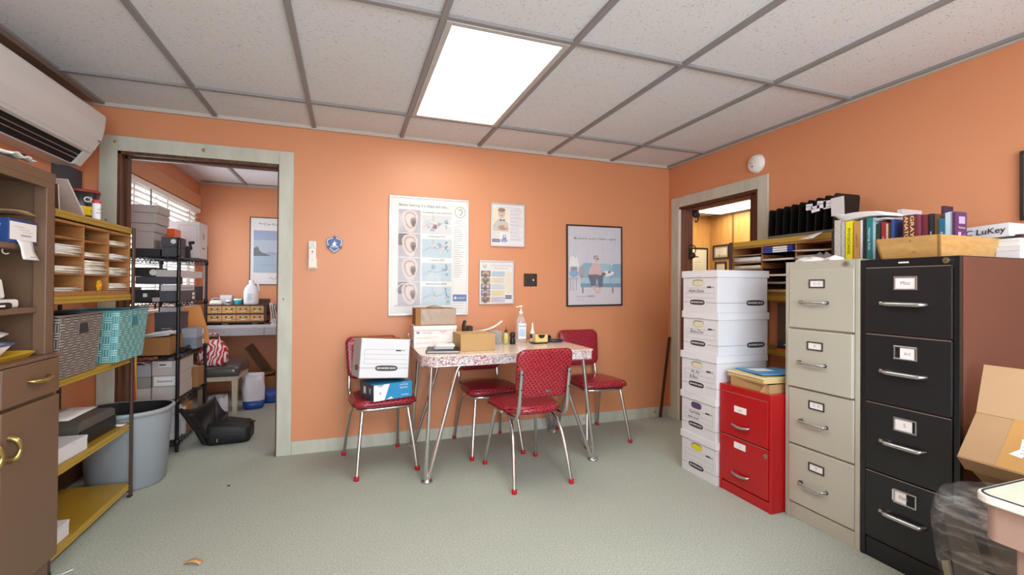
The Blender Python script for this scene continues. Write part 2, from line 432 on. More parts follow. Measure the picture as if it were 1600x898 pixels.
# blind in the far-room window, with its timber pelmet
t = thing('window_blind', 'white slatted blind letting daylight in behind the black wire rack', 'window blind', (XL, 5.03, Wz1))
b = MB(); b.box(.0, .05, -.90, .905, -.05, -.01, mat('blind_white', '#efece6', .5), .003); b.build('headrail', t)
b = MB(); n = 20
for i in range(n):
    z = -.075 - i * .046
    b.sheet(lambda p, q: (.005 + .046 * p, -.86 + 1.72 * q, z + .012 * p + .004 * math.sin(PI * p)), 2, 1, .0025, mat('blind_white', '#efece6', .5))
b.build('slats', t)
b = MB()
for y in (-.7, 0, .62, .80): b.box(.025, .0265, y - .012, y + .012, -1.0, -.05, mat('blind_white', '#efece6', .5))
b.build('ladder_tape', t)
b = MB(); b.cyl((.06, -.48, -.06), (.062, -.48, -.66), .005, mat('smoky_wand', '#55555a', .3), 8); b.build('wand', t)
PELMET = mat('peach_pelmet', '#c98f63', .5)
b = MB(); b.box(XL, XL + .055, 4.06, 5.95, 2.02, 2.15, PELMET, .003); struct('trim_5', b)

# ------------------------------------------------------------------ ceiling lights
LAMP = glow('lit_diffuser', '#fffbea', 8.8)
def lamp(x0, y0, label):
    t = thing('ceiling_light', label, 'ceiling light', (x0 + T / 2, y0 + T, ZC), group='recessed ceiling lights')
    b = MB(); a, c, w = T / 2 - .014, T - .014, .03; m = mat('light_frame_grey', '#b9babb', .35)
    for (x, X, y, Y) in ((-a, -a + w, -c, c), (a - w, a, -c, c), (-a + w, a - w, -c, -c + w), (-a + w, a - w, c - w, c)): b.box(x, X, y, Y, -.006, .008, m, .002)
    b.build('frame', t)
    b = MB(); b.box(-a + w, a - w, -c + w, c - w, -.001, .006, LAMP); b.build('diffuser', t)
    return t
lamp(GX + 2 * T, GY - 2 * T, 'lit rectangular panel light recessed in the tiled ceiling')
lamp(GX + .1 + 9 * T, GY + .1 + 2 * T, 'lit ceiling panel glimpsed at the top of the right doorway')
# ------------------------------------------------------------------ vinyl with dark dots
def dotted(name, rotx):
    k = NT(name)
    if rotx is None:
        sp = k.n('ShaderNodeSeparateXYZ'); k.l(k.obj(), sp.inputs[0]); cb = k.n('ShaderNodeCombineXYZ'); k.l(k.math('ADD', sp.outputs[0], sp.outputs[1]), cb.inputs[0]); k.l(sp.outputs[2], cb.inputs[1]); v = cb.outputs[0]
    else: v = k.mapped((1, 1, 1), (rotx, 0, 0))
    r = k.n('ShaderNodeVectorRotate', rotation_type='Z_AXIS'); r.inputs['Angle'].default_value = .62; k.l(v, r.inputs['Vector'])
    vo = k.n('ShaderNodeTexVoronoi', voronoi_dimensions='2D', Scale=50., Randomness=.18); k.l(r.outputs[0], vo.inputs['Vector'])
    f = k.noise(k.obj(), 60, 3)
    c = k.ramp(f, [(.3, '#93202c'), (.7, '#b03040')])
    k.l(k.mix(k.math('LESS_THAN', vo.outputs['Distance'], .26), c, '#43090f'), k.b.inputs['Base Color'])
    k.b.inputs['Roughness'].default_value = .33; k.bump(f, .15, .001); k.b.inputs['Coat Weight'].default_value = .15
    return k.m
VIN_E = dotted('dotted_red_vinyl_edge', None); VIN_S = dotted('dotted_red_vinyl_seat', 0.); VIN_B = dotted('dotted_red_vinyl_back', PI / 2)
REDCAP = mat('red_rubber', '#b0121c', .45)
PIPING = mat('red_piping', '#7d1822', .4)

def make_chair(label, loc, rz):
    t = thing('dinette_chair', label, 'chair', loc, rz, 'red vinyl dinette chairs round the table')
    # seat: padded, broad at the front and rounded to the back
    b = MB(); o = rrect(.41, .42, [.075, .075, .15, .15], 7, 0, .015)
    o = [(x * (1 - .10 * max(0, (.1 - y)) / .3), y) for x, y in o]
    prof = [(.425, .90), (.428, .955), (.436, .99), (.448, 1.), (.459, .985), (.467, .94), (.472, .86), (.476, .7), (.478, .4)]
    b.loft([ring(o, z, s, 0, .015) for z, s in prof[:6]], VIN_E, True, False); b.loft([ring(o, z, s, 0, .015) for z, s in prof[5:]], VIN_S); b.geo(ring(o, prof[0][0], prof[0][1], 0, .015), [tuple(range(len(o)))], VIN_S); b.build('seat', t)
    b = MB(); pp = ring(o, .4375, 1.0, 0, .015); b.tube(pp + pp[:1], .003, PIPING, 6, False); b.build('seat_piping', t)
    # backrest: slab with round corners, dipped top edge, bent round the sitter and leaning back
    b = MB(); o = rrect(.365, .295, [.05, .05, .06, .06], 7)
    o = [(x * (1 - .05 * (y < 0)), y - (.010 * (1 - (x / .18) ** 2) if y > .1 else 0)) for x, y in o]
    def place(x, z, d): # d through the thickness (+ = front)
        return (x, -.215 - .16 * (z - .54) + d - .35 * (.18 ** 2 - x * x) * .6, z)
    rings = []
    for d, s in ((-.018, .93), (-.0155, .975), (-.008, 1.), (.004, 1.), (.013, .985), (.018, .93), (.022, .7), (.023, .35)):
        rings.append([place(x * s, .687 + y * s, d) for x, y in o])
    b.loft(rings, VIN_B, flip=True); b.build('backrest', t)
    b = MB(); q = [place(x * 1.002, .687 + y * 1.002, -.006) for x, y in o]; b.tube(q + q[:1], .003, PIPING, 6, False); b.build('back_piping', t)
    b = MB(); c = place(.03, .578, -.0215); b.box(c[0] - .017, c[0] + .017, c[1] - .002, c[1] + .003, c[2] - .007, c[2] + .007, NICKEL, .001); b.build('maker_plate', t, label='small silver plate low on the back')
    for s in (-1, 1):
        b = MB()
        p = [place(.158 * s, .715, -.030), place(.158 * s, .60, -.031), place(.159 * s, .53, -.034), (.16 * s, -.238, .475), (.16 * s, -.215, .435), (.16 * s, -.17, .415), (.16 * s, .0, .413), (.155 * s, .16, .413)]
        b.tube(smooth_path(p), .0125, CHROME, 12)
        for z in (.69, .60):
            c = place(.158 * s, z, -.042); b.cyl((c[0], c[1] - .004, c[2]), (c[0], c[1] + .004, c[2]), .0045, DARK, 8)
        b.build('back_post', t)
    b = MB(); b.tube(smooth_path([(-.172, .0, .414), (-.168, .15, .414), (-.12, .198, .414), (0, .205, .414), (.12, .198, .414), (.168, .15, .414), (.172, .0, .414)]), .0115, CHROME, 10); b.build('seat_frame', t)
    for s in (-1, 1):
        for fr in (1, 0):
            b = MB()
            p = [(.145 * s, .165, .405), (.15 * s, .178, .36), (.172 * s, .215, .18), (.19 * s, .25, .012)] if fr else [(.14 * s, .0, .405), (.15 * s, -.09, .385), (.165 * s, -.16, .31), (.178 * s, -.21, .17), (.19 * s, -.25, .012)]
            b.tube(smooth_path(p), .0115, CHROME, 12); l = b.build('leg', t)
            q = p[-1]; b = MB(); b.lathe([(.014, 0), (.0155, .004), (.0155, .024), (.0135, .028), (.0118, .028)], (q[0], q[1], 0), REDCAP, 14); b.build('foot_cap', l, label='red rubber foot cap')
    return t
ch = make_chair('red dotted vinyl chair seen from behind, drawn up to the front of the table', (1.083, 2.835, 0), rad(4))
dup(ch, 'red dotted vinyl chair at the right end of the table, facing into the room', (1.862, 3.375, 0), rad(181))
dup(ch, 'red dotted vinyl chair left of the table with two boxes on its seat', (.205, 3.335, 0), rad(189))
dup(ch, 'red dotted vinyl chair tucked under the table, against the wall', (.992, 3.42, 0), rad(182))

# ------------------------------------------------------------------ dinette table
def crackle(name, base, base2, amt):
    k = NT(name)
    nz = k.n('ShaderNodeTexNoise', Scale=9., Detail=4.); k.l(k.obj(), nz.inputs['Vector'])
    mx = k.n('ShaderNodeMix', data_type='VECTOR'); mx.inputs[0].default_value = .12
    k.l(k.obj(), mx.inputs[4]); k.l(nz.outputs['Color'], mx.inputs[5])
    v1 = k.n('ShaderNodeTexVoronoi', feature='DISTANCE_TO_EDGE', Scale=34.); k.l(mx.outputs[1], v1.inputs['Vector'])
    v2 = k.n('ShaderNodeTexVoronoi', feature='DISTANCE_TO_EDGE', Scale=60.); k.l(mx.outputs[1], v2.inputs['Vector'])
    sel = k.noise(k.obj(), 7, 2)
    c = k.mix(k.noise(k.obj(), 20, 3), base, base2)
    c = k.mix(k.math('MULTIPLY', k.math('LESS_THAN', v2.outputs['Distance'], .05), amt), c, '#77747a')
    c = k.mix(k.math('MULTIPLY', k.math('MULTIPLY', k.math('LESS_THAN', v1.outputs['Distance'], .05), k.math('GREATER_THAN', sel, .50)), amt), c, '#bd5a68')
    k.l(c, k.b.inputs['Base Color']); k.b.inputs['Roughness'].default_value = .16
    return k.m
TOPM = crackle('cracked_ice_laminate_top', '#e6d4c6', '#efe2d6', .35); APRM = crackle('cracked_ice_laminate_edge', '#dcd6d8', '#ece8ea', .9)
TX0, TX1, TY0, TY1, TZ = .425, 1.615, 2.905, 3.585, .768
tcx, tcy, tw, td = (TX0 + TX1) / 2, (TY0 + TY1) / 2, TX1 - TX0, TY1 - TY0
t = thing('dinette_table', 'retro dinette table with red crackle laminate top and chrome tube legs', 'table', (tcx, tcy, 0))
o = rrect(tw, td, [.05, .09, .09, .03], 8)
b = MB(); b.loft([ring(o, TZ - .008, 1.0), ring(o, TZ - .002, 1.001), ring(o, TZ, .997)], TOPM, False); b.build('table_top', t)
o2 = rrect(tw - .012, td - .012, [.046, .086, .086, .026], 8)
b = MB(); b.loft([ring(o2, TZ - .066, .996), ring(o2, TZ - .0085, .999)], APRM, False); b.build('apron', t, label='crackle laminate edge band')
b = MB(); q = ring(o2, TZ - .068, 1.0); b.tube(q + q[:1], .0035, CHROME, 6, False); b.build('edge_trim', t)
for sx in (-1, 1):
    for sy in (-1, 1):
        fx, fy = sx * (.560), sy * (.335)
        if sx > 0: fx = .588
        b = MB(); H = TZ - .067
        p1 = [(sx * (tw / 2 - .065), sy * (td / 2 - .04), H), (sx * (tw / 2 - .063), sy * (td / 2 - .04), H - .05), (fx + sx * .008, fy, .015)]
        p2 = [(sx * (tw / 2 - .255), sy * (td / 2 - .05), H), (sx * (tw / 2 - .225), sy * (td / 2 - .05), H - .05), (sx * (tw / 2 - .17), sy * (td / 2 - .045), H - .25), (fx - sx * .010, fy, .015)]
        b.tube(smooth_path(p1), .0125, CHROME, 12); b.tube(smooth_path(p2), .0125, CHROME, 12); l = b.build('leg', t)
        b = MB(); b.lathe([(.034, 0), (.036, .004), (.034, .01), (.02, .016), (.012, .018)], (fx, fy, 0), NICKEL, 20); b.build('foot', l)

# ------------------------------------------------------------------ things on the table
Z = TZ + .0008
U, V = (1, 0, 0), (0, 0, 1)
PRIO = mat('priority_mailer_white', '#e6e3e2', .5); RED_INK = mat('red_ink', '#b8404e', .6); BLUE_INK = mat('faded_blue_ink', '#5f7d9c', .6)
t = thing('mailing_box', 'white mailing box with red top stripe, under the taped brown box on the table', 'box', (.575, 3.405, Z), rad(-1))
b = MB(); b.box(-.148, .148, -.105, .105, 0, .150, PRIO, .002)
o = (0, -.105, 0)
b.rect(-.148, .130, .148, .136, o, U, V, RED_INK); b.rect(-.148, .118, .148, .1195, o, U, V, RED_INK); b.rect(-.13, .10, -.108, .112, o, U, V, BLUE_INK)
b.text('UNITED STATES', -.058, .109, .009, o, U, V, BLUE_INK); b.text('POSTAL SERVICE', -.052, .100, .009, o, U, V, BLUE_INK); b.text('PRIORITY', .055, .110, .012, o, U, V, RED_INK); b.text('MAIL', .055, .099, .009, o, U, V, RED_INK)
for z, x in ((.072, .02), (.066, -.03), (.036, .01), (.029, -.04)): b.rect(-.13, z, x, z + .0018, o, U, V, mat('pale_red_print', '#d59a8e', .7))
b.rect(.085, .018, .135, .034, o, U, V, mat('violet_label', '#a9a5c4', .7)); b.build('body', t)
b = MB(); b.box(-.1505, .1505, -.109, .109, .150, .153, PRIO); b.box(-.1505, .1505, -.109, -.1065, .128, .150, PRIO); b.build('lid_flap', t)
b = MB(); b.sheet(lambda p, q: (-.149 - .03 * math.sin(p * PI * .7), -.05 + .05 * q, .05 + .045 * p), 5, 2, .0015, PRIO); b.build('side_tab', t)
t = thing('taped_box', 'brown box wrapped in shiny clear tape, stacked on the white mailing box', 'box', (.575, 3.42, Z + .1545), rad(-1))
b = MB(); b.box(-.135, .15, -.10, .10, 0, .118, CARD2, .003); o = (0, -.10, 0)
for s, x, z in (('L', -.085, .08), ('S', -.088, .045), ('x', -.03, .05)): b.text(s, x, z, .03, o, U, V, INK, shear=.3)
b.build('body', t)
b = MB(); b.sheet(lambda p, q: (-.10 + .25 * p, -.1015 - .0012 * math.sin(p * 31 + q * 9), .004 + .112 * q), 24, 8, .0006, clear('shiny_tape_wrap', '#f4efe8', .22, .06)); b.build('tape_wrap', t)
b = MB(); b.sheet(lambda p, q: (-.05 + .12 * p, -.05 + .06 * q, .1185 + .012 * math.sin(p * PI) + .004 * q), 8, 3, .001, CARD2); b.build('flap', t)
t = thing('portfolio_binder', 'black zip binder lying at the front left of the table', 'binder', (.585, 3.085, Z), rad(-12))
b = MB(); b.box(-.105, .105, -.085, .13, .0, .004, BLACK, .001); b.box(-.105, .105, -.085, .13, .013, .017, BLACK, .001); b.box(-.105, -.099, -.085, .13, .004, .013, BLACK); b.build('cover', t)
b = MB(); b.box(-.097, .103, -.083, .125, .0045, .0125, mat('silver_page_edge', '#c9cace', .4), 0); b.build('page_block', t)
t = thing('notepad', 'thick white notepad lying on the black binder', 'notepad', (.60, 3.13, Z + .0178), rad(-8))
b = MB()
for i in range(3): b.box(-.062 + i * .004, .062 + i * .004, -.055 - i * .006, .065 - i * .006, i * .0085, i * .0085 + .0078, PAPER if i != 1 else mat('bluish_paper', '#c9d2e2', .7), .0008)
b.build('pages', t)
t = thing('small_carton', 'plain tan cardboard carton standing at the front of the table', 'box', (.80, 3.165, Z), rad(1))
b = MB(); b.box(-.105, .135, -.115, .115, 0, .112, mat('tan_card', '#b89768', .8, 0, .04, 4), .002); b.build('body', t)
b = MB(); b.box(-.105, .135, -.0015, .0015, .112, .1128, mat('tan_seam', '#a98652', .8)); b.build('top_seam', t)
PK = clear('clear_plastic_tub', '#dfe5ea', .25, .05)
t = thing('plastic_tub', 'clear plastic tub of small grey parts beside the tan carton', 'tub', (1.035, 3.36, Z))
b = MB(); b.lathe([(.036, .0), (.040, .004), (.047, .098), (.050, .10), (.045, .10), (.038, .006), (.0, .006)], (0, 0, 0), PK, 24, p=4); b.build('body', t)
b = MB()
for i in range(16): a = i * 2.4; r = .004 + .0016 * i; b.lathe([(.0, -.007), (.007, 0), (0, .007)], (r * math.cos(a), r * math.sin(a), .016 + .0025 * i), mat('grey_bits', '#6c6c70', .4, .3), 8)
tag(b.build('contents', t), kind='stuff')
YEL = mat('pale_yellow_liquid', '#c9c47c', .2)
t = thing('glass_bottle', 'squat bottle of pale yellow liquid with dark cap on the table', 'bottle', (1.118, 3.37, Z))
b = MB(); b.lathe([(.018, 0), (.022, .003), (.022, .062), (.016, .074), (.009, .08), (.009, .088)], (0, 0, 0), YEL, 20); b.build('body', t)
b = MB(); b.lathe([(.011, .086), (.011, .104), (.003, .108), (.003, .125), (0, .127)], (0, 0, 0), mat('dark_brown_cap', '#352318', .4), 14); b.build('cap', t)
t = thing('ink_stamp', 'round black stamp standing on edge right of the yellow bottle', 'stamp', (1.158, 3.335, Z))
b = MB(); b.lathe([(.019, 0), (.021, .004), (.021, .03), (.016, .04), (.016, .05), (.02, .06), (.02, .08), (.012, .09), (0, .092)], (0, 0, 0), BLACK, 20); b.build('body', t)
t = thing('label_roll_dispenser', 'dark tape dispenser with a curved white strip behind the tan carton', 'dispenser', (.875, 3.46, Z), rad(0))
b = MB(); b.box(-.055, .21, -.045, .045, 0, .085, mat('brown_tray', '#6a503a', .6), .006); b.box(-.04, .0, -.04, .04, .085, .135, BLACK, .008); b.build('body', t)
b = MB(); b.tube(smooth_path([(-.052, 0, .06), (-.062, 0, .10), (-.062, 0, .14), (-.05, 0, .175)]), [.013] * 15 + [.009], BLACK, 8); b.build('lever', t)
b = MB(); b.sheet(lambda p, q: (.0 + .235 * p, -.035 + .07 * q, .092 + .01 * p + .065 * p * p * p), 10, 2, .004, WHITE); b.build('paper_strip', t)
t = thing('hand_sanitizer_bottle', 'clear hand sanitizer pump bottle with white label on the table', 'bottle', (1.255, 3.42, Z))
GEL = clear('clear_gel_bottle', '#e9eef2', .3, .03)
b = MB(); b.lathe([(.036, 0), (.041, .004), (.041, .15), (.034, .185), (.016, .205), (.013, .225)], (0, 0, 0), GEL, 24, sy=.72); b.build('body', t)
b = MB(); b.box(-.032, .032, -.0302, -.0300, .03, .15, mat('sanitizer_label', '#e4ebf4', .5)); o = (0, -.0305, 0)
b.text('Purell', 0, .128, .022, o, U, V, mat('navy_print', '#27376d', .5)); b.rect(-.026, .05, .026, .105, o, U, V, mat('pale_blue_print', '#b9d0ea', .5)); b.build('label', t)
b = MB(); b.lathe([(.015, .222), (.015, .24), (.006, .244), (.005, .27), (.012, .272), (.012, .284), (0, .286)], (0, 0, 0), WHITE, 16); b.tube([(0, 0, .278), (-.035, -.006, .276), (-.038, -.007, .268)], .005, WHITE, 8); b.build('pump', t, label='white pump top')
t = thing('spray_bottle', 'small white nasal spray bottle with navy label on the table', 'bottle', (1.352, 3.42, Z))
b = MB(); b.lathe([(.017, 0), (.019, .004), (.019, .078), (.012, .092), (.01, .10), (.006, .135), (.0045, .15), (0, .151)], (0, 0, 0), WHITE, 18); b.build('body', t)
b = MB(); b.lathe([(.0193, .03), (.0193, .066)], (0, 0, 0), mat('navy_print', '#27376d', .5), 18); b.build('label', t)
t = thing('tape_dispenser_box', 'cream and yellow tape box with a half-moon cutout on the table', 'box', (1.385, 3.345, Z), rad(2))
b = MB(); b.box(-.052, .052, -.03, .03, .008, .066, mat('cream_yellow_box', '#e5cd86', .5), .002); o = (0, -.03, 0)
b.flat([(-.028, .066)] + [(.028 * math.cos(a), .062 - .024 * math.sin(a)) for a in [PI - PI * i / 10 for i in range(11)]] + [(.028, .066)], o, U, V, INK); b.build('body', t)
b = MB(); b.box(-.075, .05, -.042, .036, 0, .008, BLACK, .003); b.build('base', t)
NAVY = mat('dark_navy_plastic', '#272a3c', .35)
t = thing('hearing_aid_case', 'oval navy blue case lying open at the right end of the table', 'case', (1.525, 3.38, Z), rad(-2))
b = MB(); b.lathe([(.058, 0), (.066, .004), (.068, .016), (.062, .022), (.0, .024)], (0, 0, 0), NAVY, 28, sy=.6); b.build('body', t)
b = MB(); b.rect(-.025, -.008, .025, .008, (0, 0, .0235), (1, 0, 0), (0, 1, 0), NICKEL); b.build('plate', t)
t = thing('eyeglass_case', 'flat black case behind the navy oval case on the table', 'case', (1.468, 3.49, Z), rad(5))
b = MB(); b.loft([ring(rrect(.14, .055, .02, 4), z, s) for z, s in ((0, .92), (.006, 1), (.03, 1), (.042, .9), (.045, .7))], BLACK); b.build('body', t)
b = MB(); b.box(-.071, .071, -.029, -.026, .02, .023, NICKEL); b.build('hinge_line', t)

# ------------------------------------------------------------------ boxes on the left chair
OVAL = mat('charcoal_oval', '#333336', .5); LINE = mat('grey_rule', '#8d9096', .6)
def banker_logo(b, cx, cy, w, h, o, u, v):
    b.flat([(cx - w / 2, cy - h * .22), (cx - w * .42, cy - h / 2), (cx - w * .2, cy - h * .58), (cx + w * .2, cy - h * .58), (cx + w * .42, cy - h / 2), (cx + w / 2, cy - h * .22), (cx + w / 2, cy + h * .22), (cx + w * .42, cy + h / 2), (cx + w * .2, cy + h * .58), (cx - w * .2, cy + h * .58), (cx - w * .42, cy + h / 2), (cx - w / 2, cy + h * .22)], o, u, v, OVAL, .0008)
    b.text('BANKERS BOX', cx, cy, h * .5, o, u, v, PAPER, .0012, width=w * .84, fat=.02)
ECT = mat('envelope_box_blue', '#2f8fc4', .45); ECD = mat('envelope_box_navy', '#2d4258', .45)
t = thing('envelope_box', 'blue and white envelope box lying on the seat of the left chair', 'box', (.235, 3.185, .4795), rad(20))
b = MB(); b.box(-.125, .135, -.10, .12, 0, .100, ECT, .001); o = (0, -.10, 0)
b.flat([(-.125, 0), (-.125, .0995), (-.02, .0995), (-.055, 0)], o, U, V, PAPER); b.flat([(-.105, .0995), (-.06, .0995), (-.072, .086), (-.095, .086)], o, U, V, BLUEBOX); b.flat([(-.088, .052), (-.076, .052), (-.082, .03)], o, U, V, mat('dark_green_print', '#27604a', .5))
for s, z, h in (('Envelopes', .083, .014), ('Security', .064, .016), ('Tinted', .1, .009)): b.text(s, .075, z, h, o, U, V, PAPER, rot=PI)
b.text('Adhesive', .085, .018, .014, o, U, V, PAPER, rot=PI); b.flat([(-.04, .004), (-.01, .018), (.005, .004)], o, U, V, PAPER)
b.box(-.1256, -.1252, -.10, .12, 0, .100, ECD); o = (-.1257, .01, 0); u = (0, -1, 0)
for y in (.0, ): b.text('A', .055, .06, .06, o, u, V, PAPER, rot=PI)
b.rect(-.05, .03, -.01, .075, o, u, V, PAPER); b.build('carton', t)
t = thing('storage_box', 'white file storage box tipped askew on the blue envelope box on a chair', 'box', (.195, 3.215, .6035), rot=(rad(-5), rad(4.5), rad(9)))
b = MB(); W2, D2, H2 = .155, .120, .248
b.box(-W2, W2, -D2, -D2 + .004, 0, H2, WHITEBOX); b.box(-W2, W2, D2 - .004, D2, 0, H2, WHITEBOX); b.box(-W2, -W2 + .004, -D2, D2, 0, H2, WHITEBOX); b.box(W2 - .004, W2, -D2, D2, 0, H2, WHITEBOX); b.box(-W2, W2, -D2, D2, 0, .004, CARD)
o = (0, -D2, 0)
b.rect(-W2, .062, -.06, .065, o, U, V, LINE); b.rect(.085, .062, W2, .065, o, U, V, LINE); banker_logo(b, .012, .062, .14, .03, o, U, V)
for z in (.088, .118, .148, .178): b.rect(-.13, z, .14, z + .0015, o, U, V, LINE)
b.rect(-.13, .088, -.1285, .178, o, U, V, LINE); b.rect(.065, .170, .10, .178, o, U, V, OVAL); b.rect(.105, .172, .125, .176, o, U, V, LINE)
o = (-W2, 0, 0); u = (0, -1, 0); b.rect(-D2, .062, D2, .065, o, u, V, LINE); b.oval(.03, .062, .045, .018, o, u, V, OVAL, .0008, 16, 2.6); b.text('BOX', .03, .062, .018, o, u, V, PAPER, .0012); b.build('body', t)
b = MB(); b.box(-W2 + .02, W2 - .02, D2 - .06, D2 - .056, H2 - .06, H2 + .012, CARD2, rot=(.2, 0, .05)); b.build('inner_flap', t)
# ------------------------------------------------------------------ things on the back wall
YW = YB
U, V = (1, 0, 0), (0, 0, 1)
ALU = mat('silver_frame', '#c6c8cc', .3, .7)
FRAMEB = mat('black_brown_frame', '#241a17', .35)
def framed(name, label, x0, x1, z0, z1, fw, fm, art, cat='poster', paper=PAPER, depth=.016):
    cx, cz = (x0 + x1) / 2, z0; w, h = x1 - x0, z1 - z0
    t = thing(name, label, cat, (cx, YW, cz))
    b = MB()
    for a in ((-w / 2, w / 2, 0, fw), (-w / 2, w / 2, h - fw, h), (-w / 2, -w / 2 + fw, fw, h - fw), (w / 2 - fw, w / 2, fw, h - fw)): b.box(a[0], a[1], -depth, 0, a[2], a[3], fm, .0015)
    b.build('frame', t)
    b = MB(); b.box(-w / 2 + fw * .5, w / 2 - fw * .5, -depth * .6, -.001, fw * .5, h - fw * .5, paper); art(b, (0, -depth * .6, 0), w, h); b.build('print', t)
    b = MB(); b.box(-w / 2 + fw, w / 2 - fw, -depth * .85, -depth * .85 + .001, fw, h - fw, clear('acrylic_sheet', '#ffffff', .09, .04)); b.build('glazing', t)
    return t
G1 = mat('print_grey', '#9a9aa4', .6); G2 = mat('print_dark_grey', '#55555f', .6); SKIN = mat('print_skin', '#d9b9a6', .6); SKIN2 = mat('print_pale_skin', '#e3d3d0', .6); SKD = mat('print_skin_shade', '#8d6f72', .6)
PBLUE = mat('print_pale_blue', '#bcd6e6', .6); PBLUE2 = mat('print_mid_blue', '#8fb4cf', .6); PB3 = mat('print_logo_blue', '#1c66b2', .5); PNAVY = mat('print_navy', '#273f7e', .5); TEXTG = mat('print_text_grey', '#85868c', .7); PCREAM = mat('print_cream', '#ece3cc', .6); PLAV = mat('print_lavender', '#cfcbe0', .6)
def lines(b, o, x0, x1, z0, z1, n, m, h=.0022, rag=.3):
    for i in range(n):
        z = z1 - (z1 - z0) * i / max(1, n - 1); b.rect(x0, z, x1 - (x1 - x0) * rag * random.random(), z + h, o, U, V, m)
def blob(b, o, cx, cz, r, m, n=14, jag=.35, lift=.001, sx=1.):
    b.flat([(cx + sx * r * (1 - jag * random.random()) * math.cos(2 * PI * k / n), cz + r * (1 - jag * random.random()) * math.sin(2 * PI * k / n)) for k in range(n)], o, U, V, m, lift)
def art_ear(b, o, w, h):
    L = -w / 2
    b.rect(L + .02, .02, w / 2 - .02, h - .02, o, U, V, mat('print_white', '#eef1f3', .6), .0003)
    b.text('Better hearing in a shape and size...', -.045, h - .066, .030, o, U, V, G2, width=.38, fat=.008); b.text('that best suits you', L + .115, .075, .026, o, U, V, TEXTG, width=.15)
    cap = ('Completely in the canal (CIC)', 'In the canal (ITC)', 'In the ear (ITE)', 'Behind the ear (BTE)')
    for i in range(4):
        z1 = h - .10 - i * .185; z0 = z1 - .18
        b.rect(L + .068, z0, L + .235, z1, o, U, V, mat('ear_photo_ground', '#b9b6c2', .6), .0006)
        if i in (1, 3): b.rect(L + .068, z0 + .09, L + .15, z1, o, U, V, G2, .0008)
        cx, cz = L + .16, (z0 + z1) / 2
        ear = [(.0, -.085), (-.03, -.06), (-.05, -.01), (-.058, .04), (-.04, .075), (.0, .088), (.045, .078), (.066, .045), (.064, .0), (.05, -.035), (.035, -.075), (.018, -.088)]
        b.flat([(cx + x * .98 - .01, cz + y) for x, y in ear], o, U, V, SKIN2, .001)
        b.flat([(cx - .01 + x * .72, cz + y * .74 + .008) for x, y in ear], o, U, V, mat('print_ear_shade', '#b79fa4', .6), .0013)
        b.flat([(cx - .006 + x * .55, cz + y * .60 + .006) for x, y in ear], o, U, V, SKIN2, .0016)
        b.flat([(cx + .018 + x * .36, cz - .008 + y * .42) for x, y in ear], o, U, V, SKD, .0019)
        b.flat([(cx + .02 + x * .2, cz - .016 + y * .24) for x, y in ear], o, U, V, mat('print_ear_dark', '#57353d', .6), .0022)
        if i == 3: b.tube([tuple(Vector((cx - .05, o[1] - .003, cz + .02)) + Vector((.05 * math.cos(a), 0, .055 * math.sin(a)))) for a in [PI * (.25 + .11 * k) for k in range(8)]], .006, SKIN2, 6)
        x0, x1 = L + .245, w / 2 - .135
        b.rect(x0, z1 - .03, x1, z1, o, U, V, mat('print_white', '#eef1f3', .6), .0006); b.text(cap[i], (x0 + x1) / 2, z1 - .014, .019, o, U, V, INK, .0012, fat=.01)
        b.rect(x0, z0, x1, z1 - .034, o, U, V, PBLUE if i else mat('print_rose_blue', '#d8dbe0', .6), .0006)
        for q in range(9): blob(b, o, x0 + .02 + random.random() * (x1 - x0 - .04), z0 + .02 + random.random() * .1, .012 + .012 * random.random(), random.choice((PBLUE2, SKIN2, PBLUE)), lift=.0008 + .0001 * q)
        for q in range(10): blob(b, o, x1 - .03 - .02 * random.random(), z0 + .05 + random.random() * .08, .008, random.choice((mat('print_steel_blue', '#5b86a8', .6), PBLUE2)), lift=.0018 + .0001 * q)
        b.rect(x0 + .085, z0 + .1, x0 + .088, z1 - .036, o, U, V, TEXTG, .002); b.tube([(x0 + .01, o[1] - .002, z0 + .05), (x0 + .06, o[1] - .002, z0 + .08), (x0 + .12, o[1] - .002, z0 + .07), (x0 + .17, o[1] - .002, z0 + .09)], .0015, TEXTG, 5)
        if i == 0: blob(b, o, x0 + .10, z0 + .055, .018, RED_INK, lift=.0035)
    b.rect(w / 2 - .125, .03, w / 2 - .123, h - .05, o, U, V, PBLUE, .0008)
    c = (w / 2 - .068, h - .10)
    for k, (r, m) in enumerate(((.043, INK), (.040, mat('print_white', '#eef1f3', .6)))): b.oval(c[0], c[1], r, r, o, U, V, m, .0008 + .0003 * k, 28)
    b.tube([(c[0] + x, o[1] - .002, c[1] + z) for x, z in ((-.014, .012), (-.004, .024), (.012, .02), (.017, .004), (.008, -.01), (.006, -.02), (-.004, -.024))], .0022, INK, 6)
    lines(b, o, w / 2 - .118, w / 2 - .03, .30, h - .17, 26, TEXTG, .003, .5)
    b.rect(w / 2 - .122, .105, w / 2 - .012, .16, o, U, V, PB3, .0008); b.text('STARKEY', w / 2 - .052, .131, .02, o, U, V, PAPER, .0013, width=.062)
    st = [((w / 2 - .102) + (.016 if k % 2 == 0 else .007) * math.sin(k * PI / 5), .133 + (.016 if k % 2 == 0 else .007) * math.cos(k * PI / 5)) for k in range(10)]; b.flat(st, o, U, V, PAPER, .0013)
    lines(b, o, w / 2 - .118, w / 2 - .03, .05, .09, 3, TEXTG)
framed('hearing_poster', 'large framed poster with four ear photos down its left side', .283, .896, .974, 1.885, .012, ALU, art_ear)
